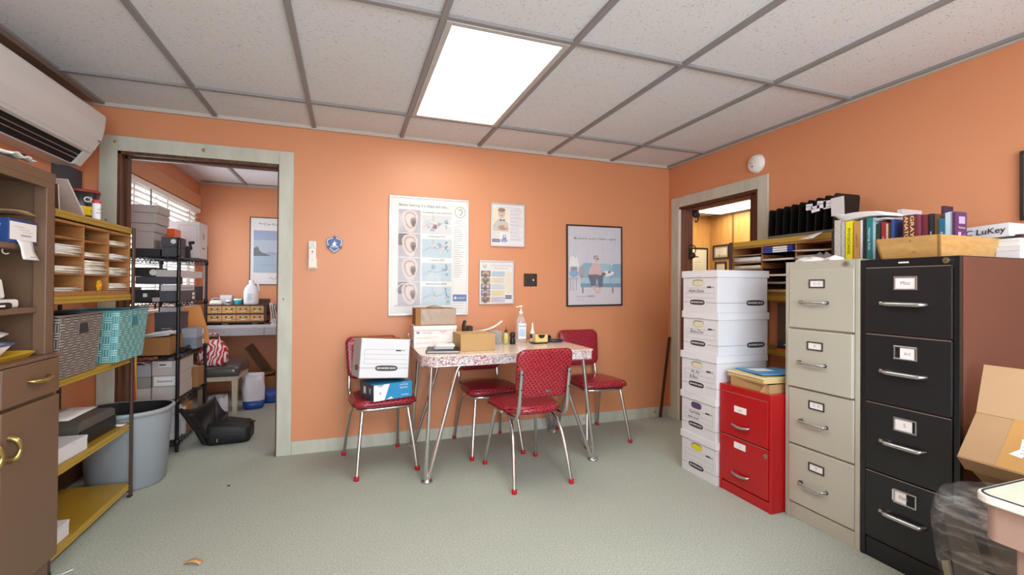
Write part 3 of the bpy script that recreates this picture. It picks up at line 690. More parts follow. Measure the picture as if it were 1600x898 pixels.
def art_man(b, o, w, h):
    L = -w / 2
    b.text('7 facts about hearing', .0, h - .035, .014, o, U, V, mat('print_olive', '#a79a5a', .6), width=.2)
    b.rect(L + .018, .125, L + .155, .315, o, U, V, mat('photo_cream', '#efe6d2', .6), .0005)
    b.flat([(L + .018, .125), (L + .018, .17), (L + .05, .215), (L + .08, .235), (L + .115, .225), (L + .15, .185), (L + .155, .125)], o, U, V, mat('print_grey_shirt', '#c8c5bd', .6), .0008)
    b.oval(L + .092, .272, .031, .041, o, U, V, SKIN, .001); b.oval(L + .092, .30, .032, .016, o, U, V, mat('print_white_hair', '#7b5a4a', .6), .0012); b.oval(L + .092, .255, .013, .004, o, U, V, SKD, .0014); b.rect(L + .074, .277, L + .11, .280, o, U, V, SKD, .0014)
    b.flat([(L + .075, .225), (L + .095, .215), (L + .12, .226), (L + .12, .21), (L + .095, .212), (L + .075, .208)], o, U, V, INK, .0014)
    b.oval(L + .105, .155, .042, .020, o, U, V, mat('print_hand', '#b97d58', .6), .0014); b.oval(L + .13, .165, .018, .012, o, U, V, SKIN, .0017)
    b.rect(L + .012, .035, L + .078, .062, o, U, V, PNAVY, .0008); b.text('STARKEY', L + .045, .048, .012, o, U, V, PAPER, .0012, width=.055)
    b.oval(L + .115, .05, .032, .014, o, U, V, mat('print_violet', '#9b9bd0', .6), .0008); b.flat([(L + .10, .055), (L + .105, .095), (L + .128, .10), (L + .135, .055)], o, U, V, mat('print_violet2', '#7d7fc2', .6), .001); b.oval(L + .118, .085, .007, .010, o, U, V, PAPER, .0013)
    lines(b, o, L + .165, w / 2 - .02, .05, h - .05, 22, PLAV, .0045, .25); lines(b, o, L + .165, w / 2 - .02, .06, h - .06, 9, TEXTG, .0018, .5); lines(b, o, L + .015, L + .075, .075, .11, 3, TEXTG, .002)
framed('man_poster', 'small framed leaflet showing a man in a bow tie, upper one on the wall', 1.082, 1.376, 1.528, 1.885, .011, ALU, art_man)
def art_steps(b, o, w, h):
    L = -w / 2
    b.oval(L + .045, h - .05, .018, .018, o, U, V, TEXTG, .0006); b.oval(L + .045, h - .05, .015, .015, o, U, V, PAPER, .0009); blob(b, o, L + .045, h - .052, .008, G2)
    b.text('7 Steps to better hearing', .035, h - .04, .015, o, U, V, TEXTG, width=.18); b.text('with hearing aids', .035, h - .062, .015, o, U, V, TEXTG, width=.12)
    cols = (('#20284a', '#c99f74'), ('#c9b06a', '#5a4526'), ('#4d4852', '#cabfae'), ('#2f63a6', '#c8957a'), ('#b88a48', '#4a3020'))
    for i, (a, c) in enumerate(cols):
        z1 = h - .085 - i * .052; ma, mc = mat('step_photo_%d_ground' % i, a, .6), mat('step_photo_%d_figure' % i, c, .6)
        b.rect(L + .014, z1 - .047, L + .092, z1, o, U, V, ma, .0006)
        for q in range(3): b.oval(L + .035 + .018 * q, z1 - .022 + .004 * (q % 2), .012, .016, o, U, V, mc if q != 1 or i in (0, 3) else SKD, .0008 + .0002 * q)
        blob(b, o, L + .05, z1 - .04, .02, mat('step_dark', '#2f2a2c', .6), lift=.0015)
        m = (PBLUE, PCREAM, mat('print_pale_blue2', '#d7dfea', .6), mat('print_yellow', '#efe3a4', .6), PLAV)[i]
        b.rect(L + .10, z1 - .047, w / 2 - .075, z1 - .004, o, U, V, m, .0006); lines(b, o, L + .105, w / 2 - .08, z1 - .04, z1 - .012, 3, TEXTG, .0018, .3)
    b.rect(w / 2 - .07, .09, w / 2 - .015, h - .09, o, U, V, PCREAM, .0006)
    b.rect(w / 2 - .072, .042, w / 2 - .018, .074, o, U, V, PNAVY, .0008); b.text('STARKEY', w / 2 - .045, .058, .011, o, U, V, PAPER, .0012, width=.045)
framed('steps_poster', 'small framed leaflet with a column of five photos, lower one on the wall', .990, 1.283, 1.056, 1.412, .010, ALU, art_steps)
def art_sofa(b, o, w, h):
    L = -w / 2
    b.rect(L + .014, .14, w / 2 - .014, h - .014, o, U, V, mat('print_curtain', '#d9d8e4', .6), .0004)
    for i in range(26): b.rect(L + .02 + i * .02, .20, L + .026 + i * .02, h - .016, o, U, V, mat('print_curtain_fold', '#c6c5d6', .6), .0007)
    b.rect(L + .014, .014, w / 2 - .014, .155, o, U, V, mat('print_floor', '#d6d2de', .6), .0009)
    b.text('My favorite sound is Father, I agree', .0, h - .118, .024, o, U, V, G2, .0016, width=.42, shear=.2, fat=.01)
    S1, S2, S3 = mat('print_sofa', '#9cc6dc', .6), mat('print_sofa_mid', '#7fb0cc', .6), mat('print_sofa_dark', '#5f93b5', .6)
    b.rect(L + .135, .19, w / 2 - .014, .29, o, U, V, S1, .0012); b.oval(L + .21, .325, .065, .055, o, U, V, S2, .0013, 18, 4); b.oval(L + .375, .32, .075, .055, o, U, V, S1, .0014, 18, 4); b.oval(L + .50, .32, .055, .055, o, U, V, S2, .0013, 18, 4)
    b.rect(L + .135, .165, w / 2 - .014, .20, o, U, V, S3, .0015); b.rect(L + .135, .255, w / 2 - .014, .262, o, U, V, S3, .0016); b.rect(L + .43, .20, L + .434, .37, o, U, V, S3, .0017)
    for x in (.15, .45): b.rect(L + x, .115, L + x + .012, .168, o, U, V, G2, .0014)
    b.flat([(L + .02, .345), (L + .12, .345), (L + .10, .435), (L + .04, .435)], o, U, V, PAPER, .0012); b.oval(L + .07, .285, .045, .032, o, U, V, mat('print_lamp_blue', '#7fa9cf', .6), .0014); b.rect(L + .04, .31, L + .10, .345, o, U, V, mat('print_fern', '#8a8f97', .6), .0013)
    b.rect(L + .014, .235, L + .115, .25, o, U, V, mat('print_side_table', '#b7b0c0', .6), .0015); b.text('h', L + .085, .43, .03, o, U, V, G2, .0015)
    for x in (.035, .06, .09): b.rect(L + x, .14, L + x + .006, .235, o, U, V, mat('print_table_leg', '#8d8797', .6), .0015)
    b.oval(L + .145, .30, .028, .055, o, U, V, mat('print_pattern_cushion', '#a6a3ab', .6), .0016)
    b.oval(L + .292, .412, .020, .026, o, U, V, SKIN, .0022); b.oval(L + .286, .426, .025, .022, o, U, V, mat('print_silver_hair', '#8f8590', .6), .0021); b.rect(L + .288, .412, L + .316, .420, o, U, V, INK, .0025)
    b.flat([(L + .205, .265), (L + .225, .335), (L + .26, .378), (L + .30, .38), (L + .332, .355), (L + .345, .285), (L + .31, .258)], o, U, V, mat('print_pink_shirt', '#dfb6bd', .6), .0024)
    b.flat([(L + .278, .38), (L + .292, .345), (L + .306, .38)], o, U, V, SKIN, .0026)
    J = mat('print_jeans', '#2c3f63', .6)
    b.flat([(L + .205, .275), (L + .30, .28), (L + .285, .20), (L + .275, .178), (L + .24, .178)], o, U, V, J, .0026); b.flat([(L + .29, .275), (L + .36, .27), (L + .352, .168), (L + .315, .165)], o, U, V, J, .0027)
    b.flat([(L + .248, .178), (L + .272, .178), (L + .305, .115), (L + .288, .108)], o, U, V, SKIN, .0026); b.flat([(L + .318, .165), (L + .345, .168), (L + .315, .112), (L + .298, .115)], o, U, V, SKIN, .0028)
    b.oval(L + .395, .285, .055, .026, o, U, V, PAPER, .0030); b.oval(L + .362, .282, .022, .017, o, U, V, mat('print_brown_patch', '#6b554e', .6), .0032); b.oval(L + .45, .292, .02, .014, o, U, V, PAPER, .0031); b.oval(L + .42, .300, .014, .009, o, U, V, G2, .0033)
    b.text('ReSound', L + .135, .085, .016, o, U, V, G2, .0016, width=.08); b.text('hearing aids', L + .13, .055, .012, o, U, V, TEXTG, .0016, width=.075)
    b.oval(L + .235, .088, .045, .007, o, U, V, mat('print_violet_rug', '#9a8aa8', .6), .0016)
t = framed('sofa_poster', 'black framed poster of a woman with a dog on a pale blue sofa', 1.768, 2.322, 1.034, 1.745, .013, FRAMEB, art_sofa); t.rotation_euler = (0, rad(-.6), 0)

t = thing('remote_control', 'white remote control in its white wall holder beside the doorway', 'remote control', (-.2455, YW, 1.317))
b = MB(); b.box(-.030, .030, -.016, 0, 0, .075, WHITE, .004); b.build('holder', t)
b = MB(); b.box(-.026, .026, -.030, -.0165, .006, .198, mat('remote_shell', '#e9e4dc', .4), .006); o = (0, -.030, 0)
b.rect(-.014, .155, .014, .188, o, U, V, mat('lcd_window', '#b9cbd4', .2)); b.rect(-.02, .146, -.008, .149, o, U, V, G2); b.rect(.006, .146, .018, .149, o, U, V, G2); b.oval(0, .122, .005, .005, o, U, V, mat('dark_green_button', '#27402f', .4)); b.oval(0, .108, .004, .003, o, U, V, G1); b.rect(-.008, .062, .008, .064, o, U, V, G1); b.build('handset', t)
t = thing('wall_badge', 'rounded triangular blue wall badge with a white figure', 'badge', (-.1, YW, 1.50))
def reul(r, n=12): # rounded triangle, point up
    P = [];
    for q in range(3):
        c = PI / 2 + q * 2 * PI / 3 + PI; cx, cz = r * .95 * math.cos(c), r * .95 * math.sin(c)
        for k in range(n + 1):
            a = c + PI - PI / 5.6 + (PI / 2.8) * k / n; P.append((cx + r * 1.82 * math.cos(a), cz + r * 1.82 * math.sin(a)))
    return P
b = MB(); b.prism(reul(.056), (0, -.001, 0), U, V, .012, mat('badge_navy', '#1d2f5c', .35)); o = (0, -.013, 0); b.flat([(x * .92, y * .92) for x, y in reul(.056)], o, U, V, PAPER, .0004); b.flat([(x * .82, y * .82) for x, y in reul(.056)], o, U, V, mat('badge_blue', '#2b4f93', .35), .0008)
for a in (PI / 2, PI / 2 + 2 * PI / 3, PI / 2 + 4 * PI / 3): b.oval(.047 * math.cos(a), .047 * math.sin(a), .011, .011, o, U, V, mat('badge_navy', '#1d2f5c', .35), .0011)
b.flat([(-.012, -.012), (-.014, .002), (-.004, .012), (.0, .026), (.006, .012), (.018, .008), (.008, .002), (.012, -.012)], o, U, V, PAPER, .0013); b.text('LICA', 0, -.019, .016, o, U, V, PAPER, .0013, width=.05, fat=.03); b.build('plate', t)
t = thing('switch_plate', 'dark brown double switch plate on the wall above the sanitizer', 'light switch', (1.434, YW, 1.255))
PLT = mat('dark_brown_plate', '#2f211d', .35)
b = MB(); b.box(-.060, .060, -.006, 0, -.052, .055, PLT, .003)
for x in (-.023, .023):
    for z in (-.03, .034): b.cyl((x, -.0075, z), (x, -.005, z), .003, mat('screw_dark', '#4a3a34', .4), 8)
b.build('plate', t)
for x, m in ((-.023, PLT), (.023, mat('toggle_ivory', '#d9d2c8', .4))):
    b = MB(); b.box(x - .005, x + .005, -.016, -.006, -.008, .010, m, .002, rot=(-.4, 0, 0)); b.build('toggle', t)
b = MB(); b.box(-.011, .011, -.0085, .0085, 0, .745, mat('dark_reddish_wood', '#4d2314', .5), .002)
solo('wooden_stick', b, 'thin dark wooden stick leaning in the back right corner', 'stick', (2.722, 3.655, .004), rot=(rad(2.4), rad(5.8), 0))
t = thing('smoke_detector', 'round white smoke detector on the wall above the right doorway', 'smoke detector', (XR, 2.664, 2.120), rot=(0, rad(-90), 0))
b = MB(); b.lathe([(.068, 0), (.070, .004), (.068, .012), (.062, .016), (.060, .030), (.054, .036), (0, .037)], (0, 0, 0), mat('detector_white', '#ececec', .4), 32); b.build('body', t)
b = MB(); b.lathe([(.006, .036), (.006, .0385), (0, .039)], (-.02, .012, 0), mat('blue_led', '#4a57b0', .3), 12); b.build('indicator', t)
b = MB(); b.lathe([(.004, .036), (.004, .0385), (0, .039)], (.008, .03, 0), G2, 10); b.lathe([(.004, .036), (.004, .0385), (0, .039)], (.0, .046, -.004), G2, 10); b.build('test_button', t)
t = thing('wall_picture', 'dark framed picture at the right edge of the view on the orange wall', 'picture', (XR, 1.0, 1.51))
b = MB(); b.box(-.02, 0, -.21, .21, 0, .015, FRAMEB, .002); b.box(-.02, 0, -.21, .21, .295, .31, FRAMEB, .002); b.box(-.02, 0, -.21, -.195, .015, .295, FRAMEB, .002); b.box(-.02, 0, .195, .21, .015, .295, FRAMEB, .002); b.build('frame', t)
b = MB(); b.box(-.012, -.002, -.2, .2, .01, .3, PAPER); b.rect(-.14, .06, .14, .25, (-.012, 0, 0), (0, -1, 0), V, PBLUE2); b.build('print', t)

# ------------------------------------------------------------------ air conditioner
t = thing('air_conditioner', 'white wall-mounted split air conditioner below the ceiling', 'air conditioner', (XL, 2.92, 1.86))
AC = mat('ac_shell', '#dcdde0', .3, 0, .02); L2 = .455
pr = [(0, .315), (.205, .315), (.222, .308), (.226, .295), (.221, .23), (.207, .165), (.175, .105), (.165, .098)]
def ext(b, prof, y0, y1, m, smooth=True): b.loft([[(x, y0, z) for x, z in prof], [(x, y1, z) for x, z in prof]], m, smooth)
b = MB(); ext(b, [(0, .315), (.16, .315), (.16, .10), (.118, .045), (.092, .006), (0, .006)], -L2 + .002, L2 - .002, AC, False); b.build('body', t)
b = MB(); b.loft([[(x, y, z) for x, z in pr] + [(x - .012, y, z + .001) for x, z in pr[::-1][:-1]] + [(0, y, .303)] for y in (-L2, L2)], AC, False); o = (.2075, L2, .165)
b.box(.205, .2095, L2 - .04, L2 - .015, .150, .154, G2); b.build('front_cover', t)
b = MB(); b.box(.150, .172, -L2 + .02, L2 - .02, .078, .096, AC, .003, rot=(0, rad(-25), 0)); b.build('louver', t, label='narrow strip below the cover')
b = MB(); ext(b, [(.148, .080), (.140, .068), (.100, .010), (.088, .014), (.105, .050), (.130, .084)], -L2 + .02, L2 - .07, DARK, False); b.build('air_outlet', t, label='black air outlet slot')
b = MB()
for i in range(2): b.tube([(.122 + .014 * i, -L2 + .03, .034 + .020 * i), (.122 + .014 * i, L2 - .08, .034 + .020 * i)], .003, NICKEL, 6)
b.build('vane_rod', t)
b = MB(); ext(b, [(.17, .1), (.160, .080), (.112, .006), (.09, .006), (.12, .1)], L2 - .07, L2, AC, False); b.build('end_cap', t)
t = thing('wall_calendar', 'dark blue-grey print tacked on the wall under the air conditioner', 'print', (XL, 3.485, 1.58))
b = MB(); b.box(0, .004, -.15, .165, 0, .31, mat('dusk_print', '#3c4150', .5, 0, .3, 6)); o = (.004, 0, 0); u = (0, 1, 0)
for i in range(9): blob_y = -.1 + .03 * i; b.oval(blob_y, .13 + .02 * math.sin(i * 2), .014, .01, o, u, V, mat('print_brick', '#6c5a58', .6) if i % 2 else PAPER, .0006)
b.build('sheet', t)
# ------------------------------------------------------------------ brown hutch cabinet (faces +X)
UY, V = (0, 1, 0), (0, 0, 1)   # reading direction on faces that look towards +X
BRN = mat('taupe_enamel', '#705744', .38, 0, .06, 4); BRND = mat('taupe_enamel_inside', '#664d42', .5, 0, .06, 4); BRASS = mat('aged_brass', '#b09a62', .3, .9, .1, 30)
CX = -1.10
t = thing('hutch_cabinet', 'taupe painted hutch cabinet with open upper shelves at the left', 'cabinet', (-1.30, 2.09, 0))
def lo(x): return x + 1.30
ya, yb = -.35, .35
b = MB(); b.box(lo(-1.50), lo(-1.12), ya, yb, .10, .905, BRN, .002); b.box(lo(-1.49), lo(-1.132), ya + .01, yb, 0, .10, BRN); b.box(lo(-1.51), lo(-1.098), ya, yb, .905, .918, BRN, .002); b.build('base_carcass', t)
zd = .755
for k, (y0, y1) in enumerate(((ya, -.002), (.002, yb))):
    hd = (1, -1)[k]
    b = MB(); b.box(lo(-1.12), lo(CX), y0 + .004, y1 - .002, .765, .902, BRN, .004); d = b.build('drawer', t)
    c = (y0 + y1) / 2 + .085 * (1 if k else -1)
    if k: c = yb - .15
    b = MB(); b.tube(smooth_path([(lo(CX), c - .058, .838), (lo(CX) + .022, c - .045, .836), (lo(CX) + .028, c, .832), (lo(CX) + .022, c + .045, .838), (lo(CX), c + .058, .842)], 6), [.004 + .006 * math.sin(PI * i / 24) for i in range(25)], BRASS, 10); b.build('handle', d)
    b = MB(); b.box(lo(-1.12), lo(CX), y0 + .004, y1 - .002, .105, .752, BRN, .004); d = b.build('door', t)
    c = y0 + .045 if k else y1 - .045
    b = MB(); b.tube(smooth_path([(lo(CX), c, .585), (lo(CX) + .02, c, .592), (lo(CX) + .028, c + .006, .62), (lo(CX) + .022, c, .65), (lo(CX), c, .662)], 6), [.007 + .005 * abs(math.cos(PI * i / 24)) for i in range(25)], BRASS, 10); b.build('handle', d)
b = MB(); b.box(lo(-1.50), lo(-1.125), yb - .02, yb, .918, 1.60, BRN); b.box(lo(-1.165), lo(-1.125), yb - .052, yb - .02, .918, 1.60, BRN, .002)
b.build('side_panel', t); b = MB(); b.box(lo(-1.50), lo(-1.125), ya, ya + .02, .918, 1.60, BRN); b.box(lo(-1.145), lo(-1.125), ya + .02, ya + .05, .918, 1.60, BRN, .002); b.build('side_panel', t)
b = MB(); b.box(lo(-1.50), lo(-1.488), ya + .02, yb - .02, .918, 1.60, BRND); b.build('back_panel', t)
b = MB(); b.box(lo(-1.50), lo(-1.122), ya, yb, 1.60, 1.640, BRN, .002); b.box(lo(-1.135), lo(-1.123), ya + .02, yb - .02, 1.575, 1.60, BRN); b.build('top_panel', t)
for z in (1.345, 1.105):
    b = MB(); b.box(lo(-1.488), lo(-1.150), ya + .02, yb - .021, z - .022, z, BRN, .003); b.build('shelf', t)
for i, y in enumerate((.05, .12, .19)):
    b = MB(); b.tube(smooth_path([(lo(-1.2), y, 1.323), (lo(-1.2), y, 1.312), (lo(-1.194), y + .008, 1.306), (lo(-1.19), y + .015, 1.310)]), .0025, WHITE, 6); b.build('cup_hook', t, label='white cup hook')
# things in the hutch
BX = mat('medical_box_blue', '#24427f', .5)
t = thing('carton', 'torn-open blue carton with white lettering on the upper hutch shelf', 'box', (-1.245, 2.29, 1.3455))
b = MB(); b.box(-.095, .095, -.075, .085, 0, .088, BX, .001); b.box(.0955, .0965, -.07, .083, .012, .078, PAPER); o, u = (0, -.075, 0), (1, 0, 0)
for s, z in (('MEDICAL', .072), ('INSTRUMENT', .062), ('DEVICES', .052)): b.text(s, .045, z, .010, o, u, V, PAPER)
b.rect(.02, .010, .07, .045, o, u, V, mat('pale_line_blue', '#8fa6d6', .5)); b.rect(.022, .012, .068, .043, o, u, V, BX, .0009); b.flat([(.03, .02), (.045, .038), (.05, .03), (.06, .034), (.048, .022)], o, u, V, PAPER, .0012)
o = (.0965, 0, 0); lines_ = [(-.03, .06), (0, .05), (.02, .042)]
for y, z in lines_: b.rect(y - .02, z, y + .04, z + .0016, o, UY, V, mat('pale_red_print', '#d59a8e', .7)); 
b.rect(-.01, .026, .05, .034, o, UY, V, mat('stamp_grey', '#b5b5bb', .7)); b.build('body', t)
b = MB(); b.sheet(lambda p, q: (-.095 + .22 * p, -.03 + .06 * q, .089 + .035 * math.sin(p * 2.2) * (1 - .4 * q)), 6, 3, .0015, CARD); b.build('torn_flap', t, label='torn yellow-brown flap'); 
b = MB(); b.sheet(lambda p, q: (-1.147 + .018 * q + .003 * math.sin(q * 5 + p * 2), 2.252 + .010 * q + .088 * p, 1.358 - .072 * q), 4, 6, .0008, PAPER); b.text('Invoice', 2.31, 1.297, .010, (-1.1275, 0, 0), UY, V, INK)
solo('paper_slip', b, 'white paper slip hanging over the edge of the upper hutch shelf', 'paper')
t = thing('router', 'white wireless router standing on the lower hutch shelf', 'router', (-1.226, 2.222, 1.1055))
b = MB(); b.box(-.05, .055, -.13, .10, 0, .032, WHITE, .008); b.build('base', t)
b = MB(); b.box(-.03, .035, -.10, .055, .032, .105, WHITE, .008, rot=(0, rad(-8), 0)); o = (.0435, 0, 0)
b.flat([(-.03, .062), (-.018, .074), (-.006, .062), (-.012, .062), (-.018, .068), (-.024, .062)], o, UY, V, G1, .002); b.build('antenna_panel', t)
b = MB(); b.box(-.011, .011, -.06, .075, 0, .022, BLACK, .008); b.rect(-.01, .007, .03, .014, (.011, 0, 0), UY, V, PAPER);
tag(b.build('power_adapter', None, (-1.157, 2.165, 1.1055), 0), 'black adapter lying in front of the white router', 'adapter')
YT = mat('mustard_tray', '#c9a12f', .4)
t = thing('serving_tray', 'mustard yellow tray on the hutch counter', 'tray', (-1.25, 2.18, .9185))
b = MB(); r1, r2 = rrect(.22, .32, .03, 5), rrect(.25, .36, .04, 5)
b.loft([ring(r1, .0), ring(r2, .018), ring(r2, .0205), ring(r1, .004, .99)], YT, False); b.build('body', t)
t = thing('plastic_basin', 'white basin with blue rim and papers on the mustard tray', 'basin', (-1.25, 2.17, .9235))
r1, r2 = rrect(.13, .18, .04, 6), rrect(.19, .25, .05, 6)
b = MB(); b.loft([ring(r1, .0), ring(r2, .05), ring([(x * .96, y * .96) for x, y in r2], .05), ring([(x * .93, y * .93) for x, y in r1], .004)], WHITE); b.build('bowl', t)
b = MB(); q = ring(r2, .052); b.tube(q + q[:1], .0045, mat('blue_rim', '#56648f', .4), 8, False); b.build('rim', t)
b = MB(); b.sheet(lambda p, q: (-.05 + .10 * q, -.11 + .26 * p, .055 + .028 * p * p + .012 * math.sin(q * PI)), 8, 5, .004, mat('pale_pad', '#dde0ea', .6)); b.build('folded_pad', t)
b = MB(); b.sheet(lambda p, q: (-1.19 + .09 * p, 2.13 + .14 * q, 1.645 + .016 * abs(math.sin(q * 7 + p * 3))), 6, 8, .003, PAPER); b.tube([(-1.15, 2.20, 1.665), (-1.12, 2.23, 1.668), (-1.10, 2.245, 1.655)], .003, BLACK, 6)
solo('crumpled_wrapper', b, 'white crumpled wrapper with black mark on top of the hutch', 'wrapper')

# ------------------------------------------------------------------ yellow shelf units with dark posts
YEL = mat('mustard_shelf_enamel', '#a5842a', .35, 0, .06, 5); YELL = mat('mustard_shelf_edge', '#ad8f36', .3); POST = mat('dark_brown_post', '#473228', .45)
def shelf_unit(label, x0, x1, y0, y1, levels, H):
    t = thing('metal_shelf_unit', label, 'shelf', ((x0 + x1) / 2, (y0 + y1) / 2, 0), group='mustard metal shelf units'); hx, hy = (x1 - x0) / 2, (y1 - y0) / 2
    for sx in (-1, 1):
        for sy in (-1, 1):
            b = MB(); X, Y = sx * (hx - .0), sy * (hy - .0)
            b.box(X - (.012 if sx > 0 else 0), X + (0 if sx > 0 else .012), Y - (.026 if sy > 0 else -.0), Y + (0 if sy > 0 else .026), .004, H, POST, .004)
            b.box(X - .018 if sx > 0 else X, X if sx > 0 else X + .018, Y - .028 if sy > 0 else Y, Y if sy > 0 else Y + .028, 0, .012, BLACK)
            b.build('post', t)
    for z in levels:
        b = MB(); i = .014
        b.box(-hx + i, hx - i, -hy + .004, hy - .004, z - .006, z, YEL); 
        for a in ((hx - i - .0005, hx - i + .004), (-hx + i - .004, -hx + i + .0005)): b.box(a[0], a[1], -hy + .004, hy - .028, z - .034, z, YELL, .003)
        b.tube([(hx - i + .003, -hy + .006, z - .012), (hx - i + .003, hy - .03, z - .012)], .0045, YELL, 8); b.tube([(hx - i + .003, -hy + .006, z - .029), (hx - i + .003, hy - .03, z - .029)], .004, YELL, 8)
        b.box(-hx + i, hx - i, -hy, -hy + .004, z - .034, z, YELL); b.box(-hx + i, hx - i, hy - .004, hy, z - .034, z, YELL); b.build('shelf_board', t)
    return t
shelf_unit('mustard metal shelf unit with dark posts along the left wall', -1.475, -1.140, 2.455, 3.262, (1.512, 1.142, .790, .415, .078), 1.515)
shelf_unit('mustard metal shelf unit behind the white file boxes on the right', 2.59, 2.815, 1.892, 2.69, (1.526, 1.154, .802, .415, .078), 1.529)
PGW = wood('pigeonhole_birch', '#96622f', '#b07c46', (.6, 9, 9), .5); PGD = wood('pigeonhole_back', '#7a4f2b', '#8f6138', (.6, 9, 9), .6)
def pigeon(label, x0, x1, y0, y1, z0, z1, ys, zs, face, dark):
    """compartment rack: ys/zs are the dividers' places; face=+1 opens towards +X"""
    cx, cy = (x0 + x1) / 2, (y0 + y1) / 2; t = thing('pigeonhole_rack', label, 'organizer', (cx, cy, z0)); h = z1 - z0; hx, hy = (x1 - x0) / 2, (y1 - y0) / 2
    b = MB(); k = .011
    b.box(-hx, hx, -hy, -hy + k, 0, h, PGW, .001); b.box(-hx, hx, hy - k, hy, 0, h, PGW, .001); b.box(-hx, hx, -hy + k, hy - k, 0, .02, PGW, .001); b.box(-hx, hx, -hy + k, hy - k, h - .012, h, PGW, .001); b.build('case', t)
    b = MB(); bx = -hx if face > 0 else hx - .006
    b.box(bx, bx + .006, -hy + k, hy - k, .02, h - .012, dark); b.build('back_board', t)
    for y in ys:
        b = MB(); b.box(-hx + .007, hx - .002, y - cy - .005, y - cy + .005, .02, h - .012, PGW, .001); b.build('divider', t)
    yy = [y0 + k] + [y + .005 for y in ys], [y - .005 for y in ys] + [y1 - k]
    for a, c in zip(*yy):
        for z in zs:
            b = MB(); b.box(-hx + .007, hx - .004, a - cy, c - cy, z - z0 - .003, z - z0 + .003, PGW if dark is PGD else mat('chipboard_slat', '#9c8064', .6)); b.build('slat', t)
    return t
pigeon('birch pigeonhole rack on the left shelf unit, stuffed with papers', -1.46, -1.155, 2.49, 3.232, 1.1425, 1.472, (2.745, 2.985), (1.24, 1.322, 1.398), 1, PGD)
def papers(label, x0, x1, y0, y1, z, n, th, group, tilt=.03, ms=None, cat='paper', name='paper_stack'):
    b = MB(); ms = ms or [PAPER]
    for i in range(n):
        dx, dy, a = random.uniform(-.012, .012), random.uniform(-.008, .008), random.uniform(-tilt, tilt); zz = i * th
        cx, cy = 0, 0; hx, hy = (x1 - x0) / 2 - .012, (y1 - y0) / 2 - .008; w = random.uniform(.0, .006)
        b.sheet(lambda p, q: (dx + (p - .5) * 2 * hx - (q - .5) * 2 * hy * a, dy + (q - .5) * 2 * hy + (p - .5) * 2 * hx * a, zz + th * .5 + w * (p - .5) ** 2 + (w * .8 * (q - .5) ** 2)), 4, 3, th * .8, ms[i % len(ms)])
    return solo(name, b, label, cat, ((x0 + x1) / 2, (y0 + y1) / 2, z), group=group)
g = 'papers in the birch pigeonhole rack'
for lab, y0, y1, z, n, th in (('papers in the near column of the birch rack, second row down', 2.51, 2.735, 1.3255, 7, .0040), ('papers in the near column of the birch rack, third row down', 2.51, 2.735, 1.2435, 5, .0035), ('a few papers at the bottom of the near column of the birch rack', 2.51, 2.735, 1.163, 2, .003),
                              ('papers in the middle column of the birch rack, second row down', 2.755, 2.97, 1.3255, 3, .003), ('thick pad of papers in the middle column of the birch rack, third row', 2.755, 2.97, 1.2435, 10, .0045),
                              ('papers in the far column of the birch rack, top row', 2.995, 3.215, 1.4015, 4, .003), ('papers in the far column of the birch rack, second row down', 2.995, 3.215, 1.3255, 5, .0032), ('papers in the far column of the birch rack, third row down', 2.995, 3.215, 1.2435, 7, .0036), ('papers in the bottom row of the far column of the birch rack', 2.995, 3.215, 1.163, 6, .004)):
    papers(lab, -1.42, -1.15, y0, y1, z, n + 3, th * 1.08, g, .12, [PAPER, PAPER, PAPER2])
b = MB(); b.loft([ring(rrect(.10, .12, .03, 4), z, s) for z, s in ((0, .9), (.01, 1), (.035, .95), (.048, .6))], BLACK); solo('camera_pouch', b, 'black pouch in the top middle compartment of the birch rack', 'pouch', (-1.25, 2.86, 1.3995))
t = thing('sun_ornament', 'small yellow sun ornament in the bottom row of the birch rack', 'ornament', (-1.165, 2.90, 1.163), rot=(0, 0, 0)); SUN = mat('sun_yellow', '#e8b21c', .4)
b = MB(); b.prism([((.026 if k % 2 == 0 else .016) * math.cos(k * PI / 9), .027 + (.026 if k % 2 == 0 else .016) * math.sin(k * PI / 9)) for k in range(18)], (0, 0, 0), UY, V, .008, SUN); b.build('rays', t)
b = MB(); b.lathe([(.013, -.006), (.014, 0), (.008, .006), (0, .008)], (0, 0, 0), mat('sun_orange', '#e58a1e', .4), 16); b.build('face', t, (.008, 0, .027), rot=(0, rad(90), 0))
b = MB()
for i in range(14): b.tube([(random.uniform(-.05, .05), random.uniform(-.05, .05), .004 + .002 * (i % 3)) for _ in range(3)], .002, mat('dark_cord', '#2c2a38', .6), 5)
solo('charging_cable', b, 'tangle of dark cable beside the sun ornament in the birch rack', 'cable', (-1.22, 2.82, 1.163))
# things on top of the left shelf unit
t = thing('coffee_can', 'black and yellow coffee can with red lid on the left shelf unit', 'can', (-1.262, 2.955, 1.5128)); C1 = mat('can_black', '#191718', .3); C2 = mat('can_yellow', '#e6c619', .3)
b = MB(); R = .074; b.lathe([(R, 0), (R + .001, .004), (R, .006), (R, .022)], (0, 0, 0), C1, 32); b.lathe([(R, .022), (R, .066)], (0, 0, 0), C2, 32); b.lathe([(R, .066), (R, .138), (R - .002, .141)], (0, 0, 0), C1, 32); can_b = b
b = MB(); b.lathe([(R + .001, .136), (R + .003, .138), (R + .003, .147), (R - .001, .150), (0, .148)], (0, 0, 0), mat('can_lid_red', '#8d2f2a', .4), 32); b.build('lid', t, label='dark red plastic lid')
def wrap(b, s, z, h, a0, R, m):
    vs, fs, w = text_geo(s, 0, .015); b.geo([((R) * math.cos(a0 + p[0] * h / R), R * math.sin(a0 + p[0] * h / R), z + p[1] * h) for p in vs], fs, m)
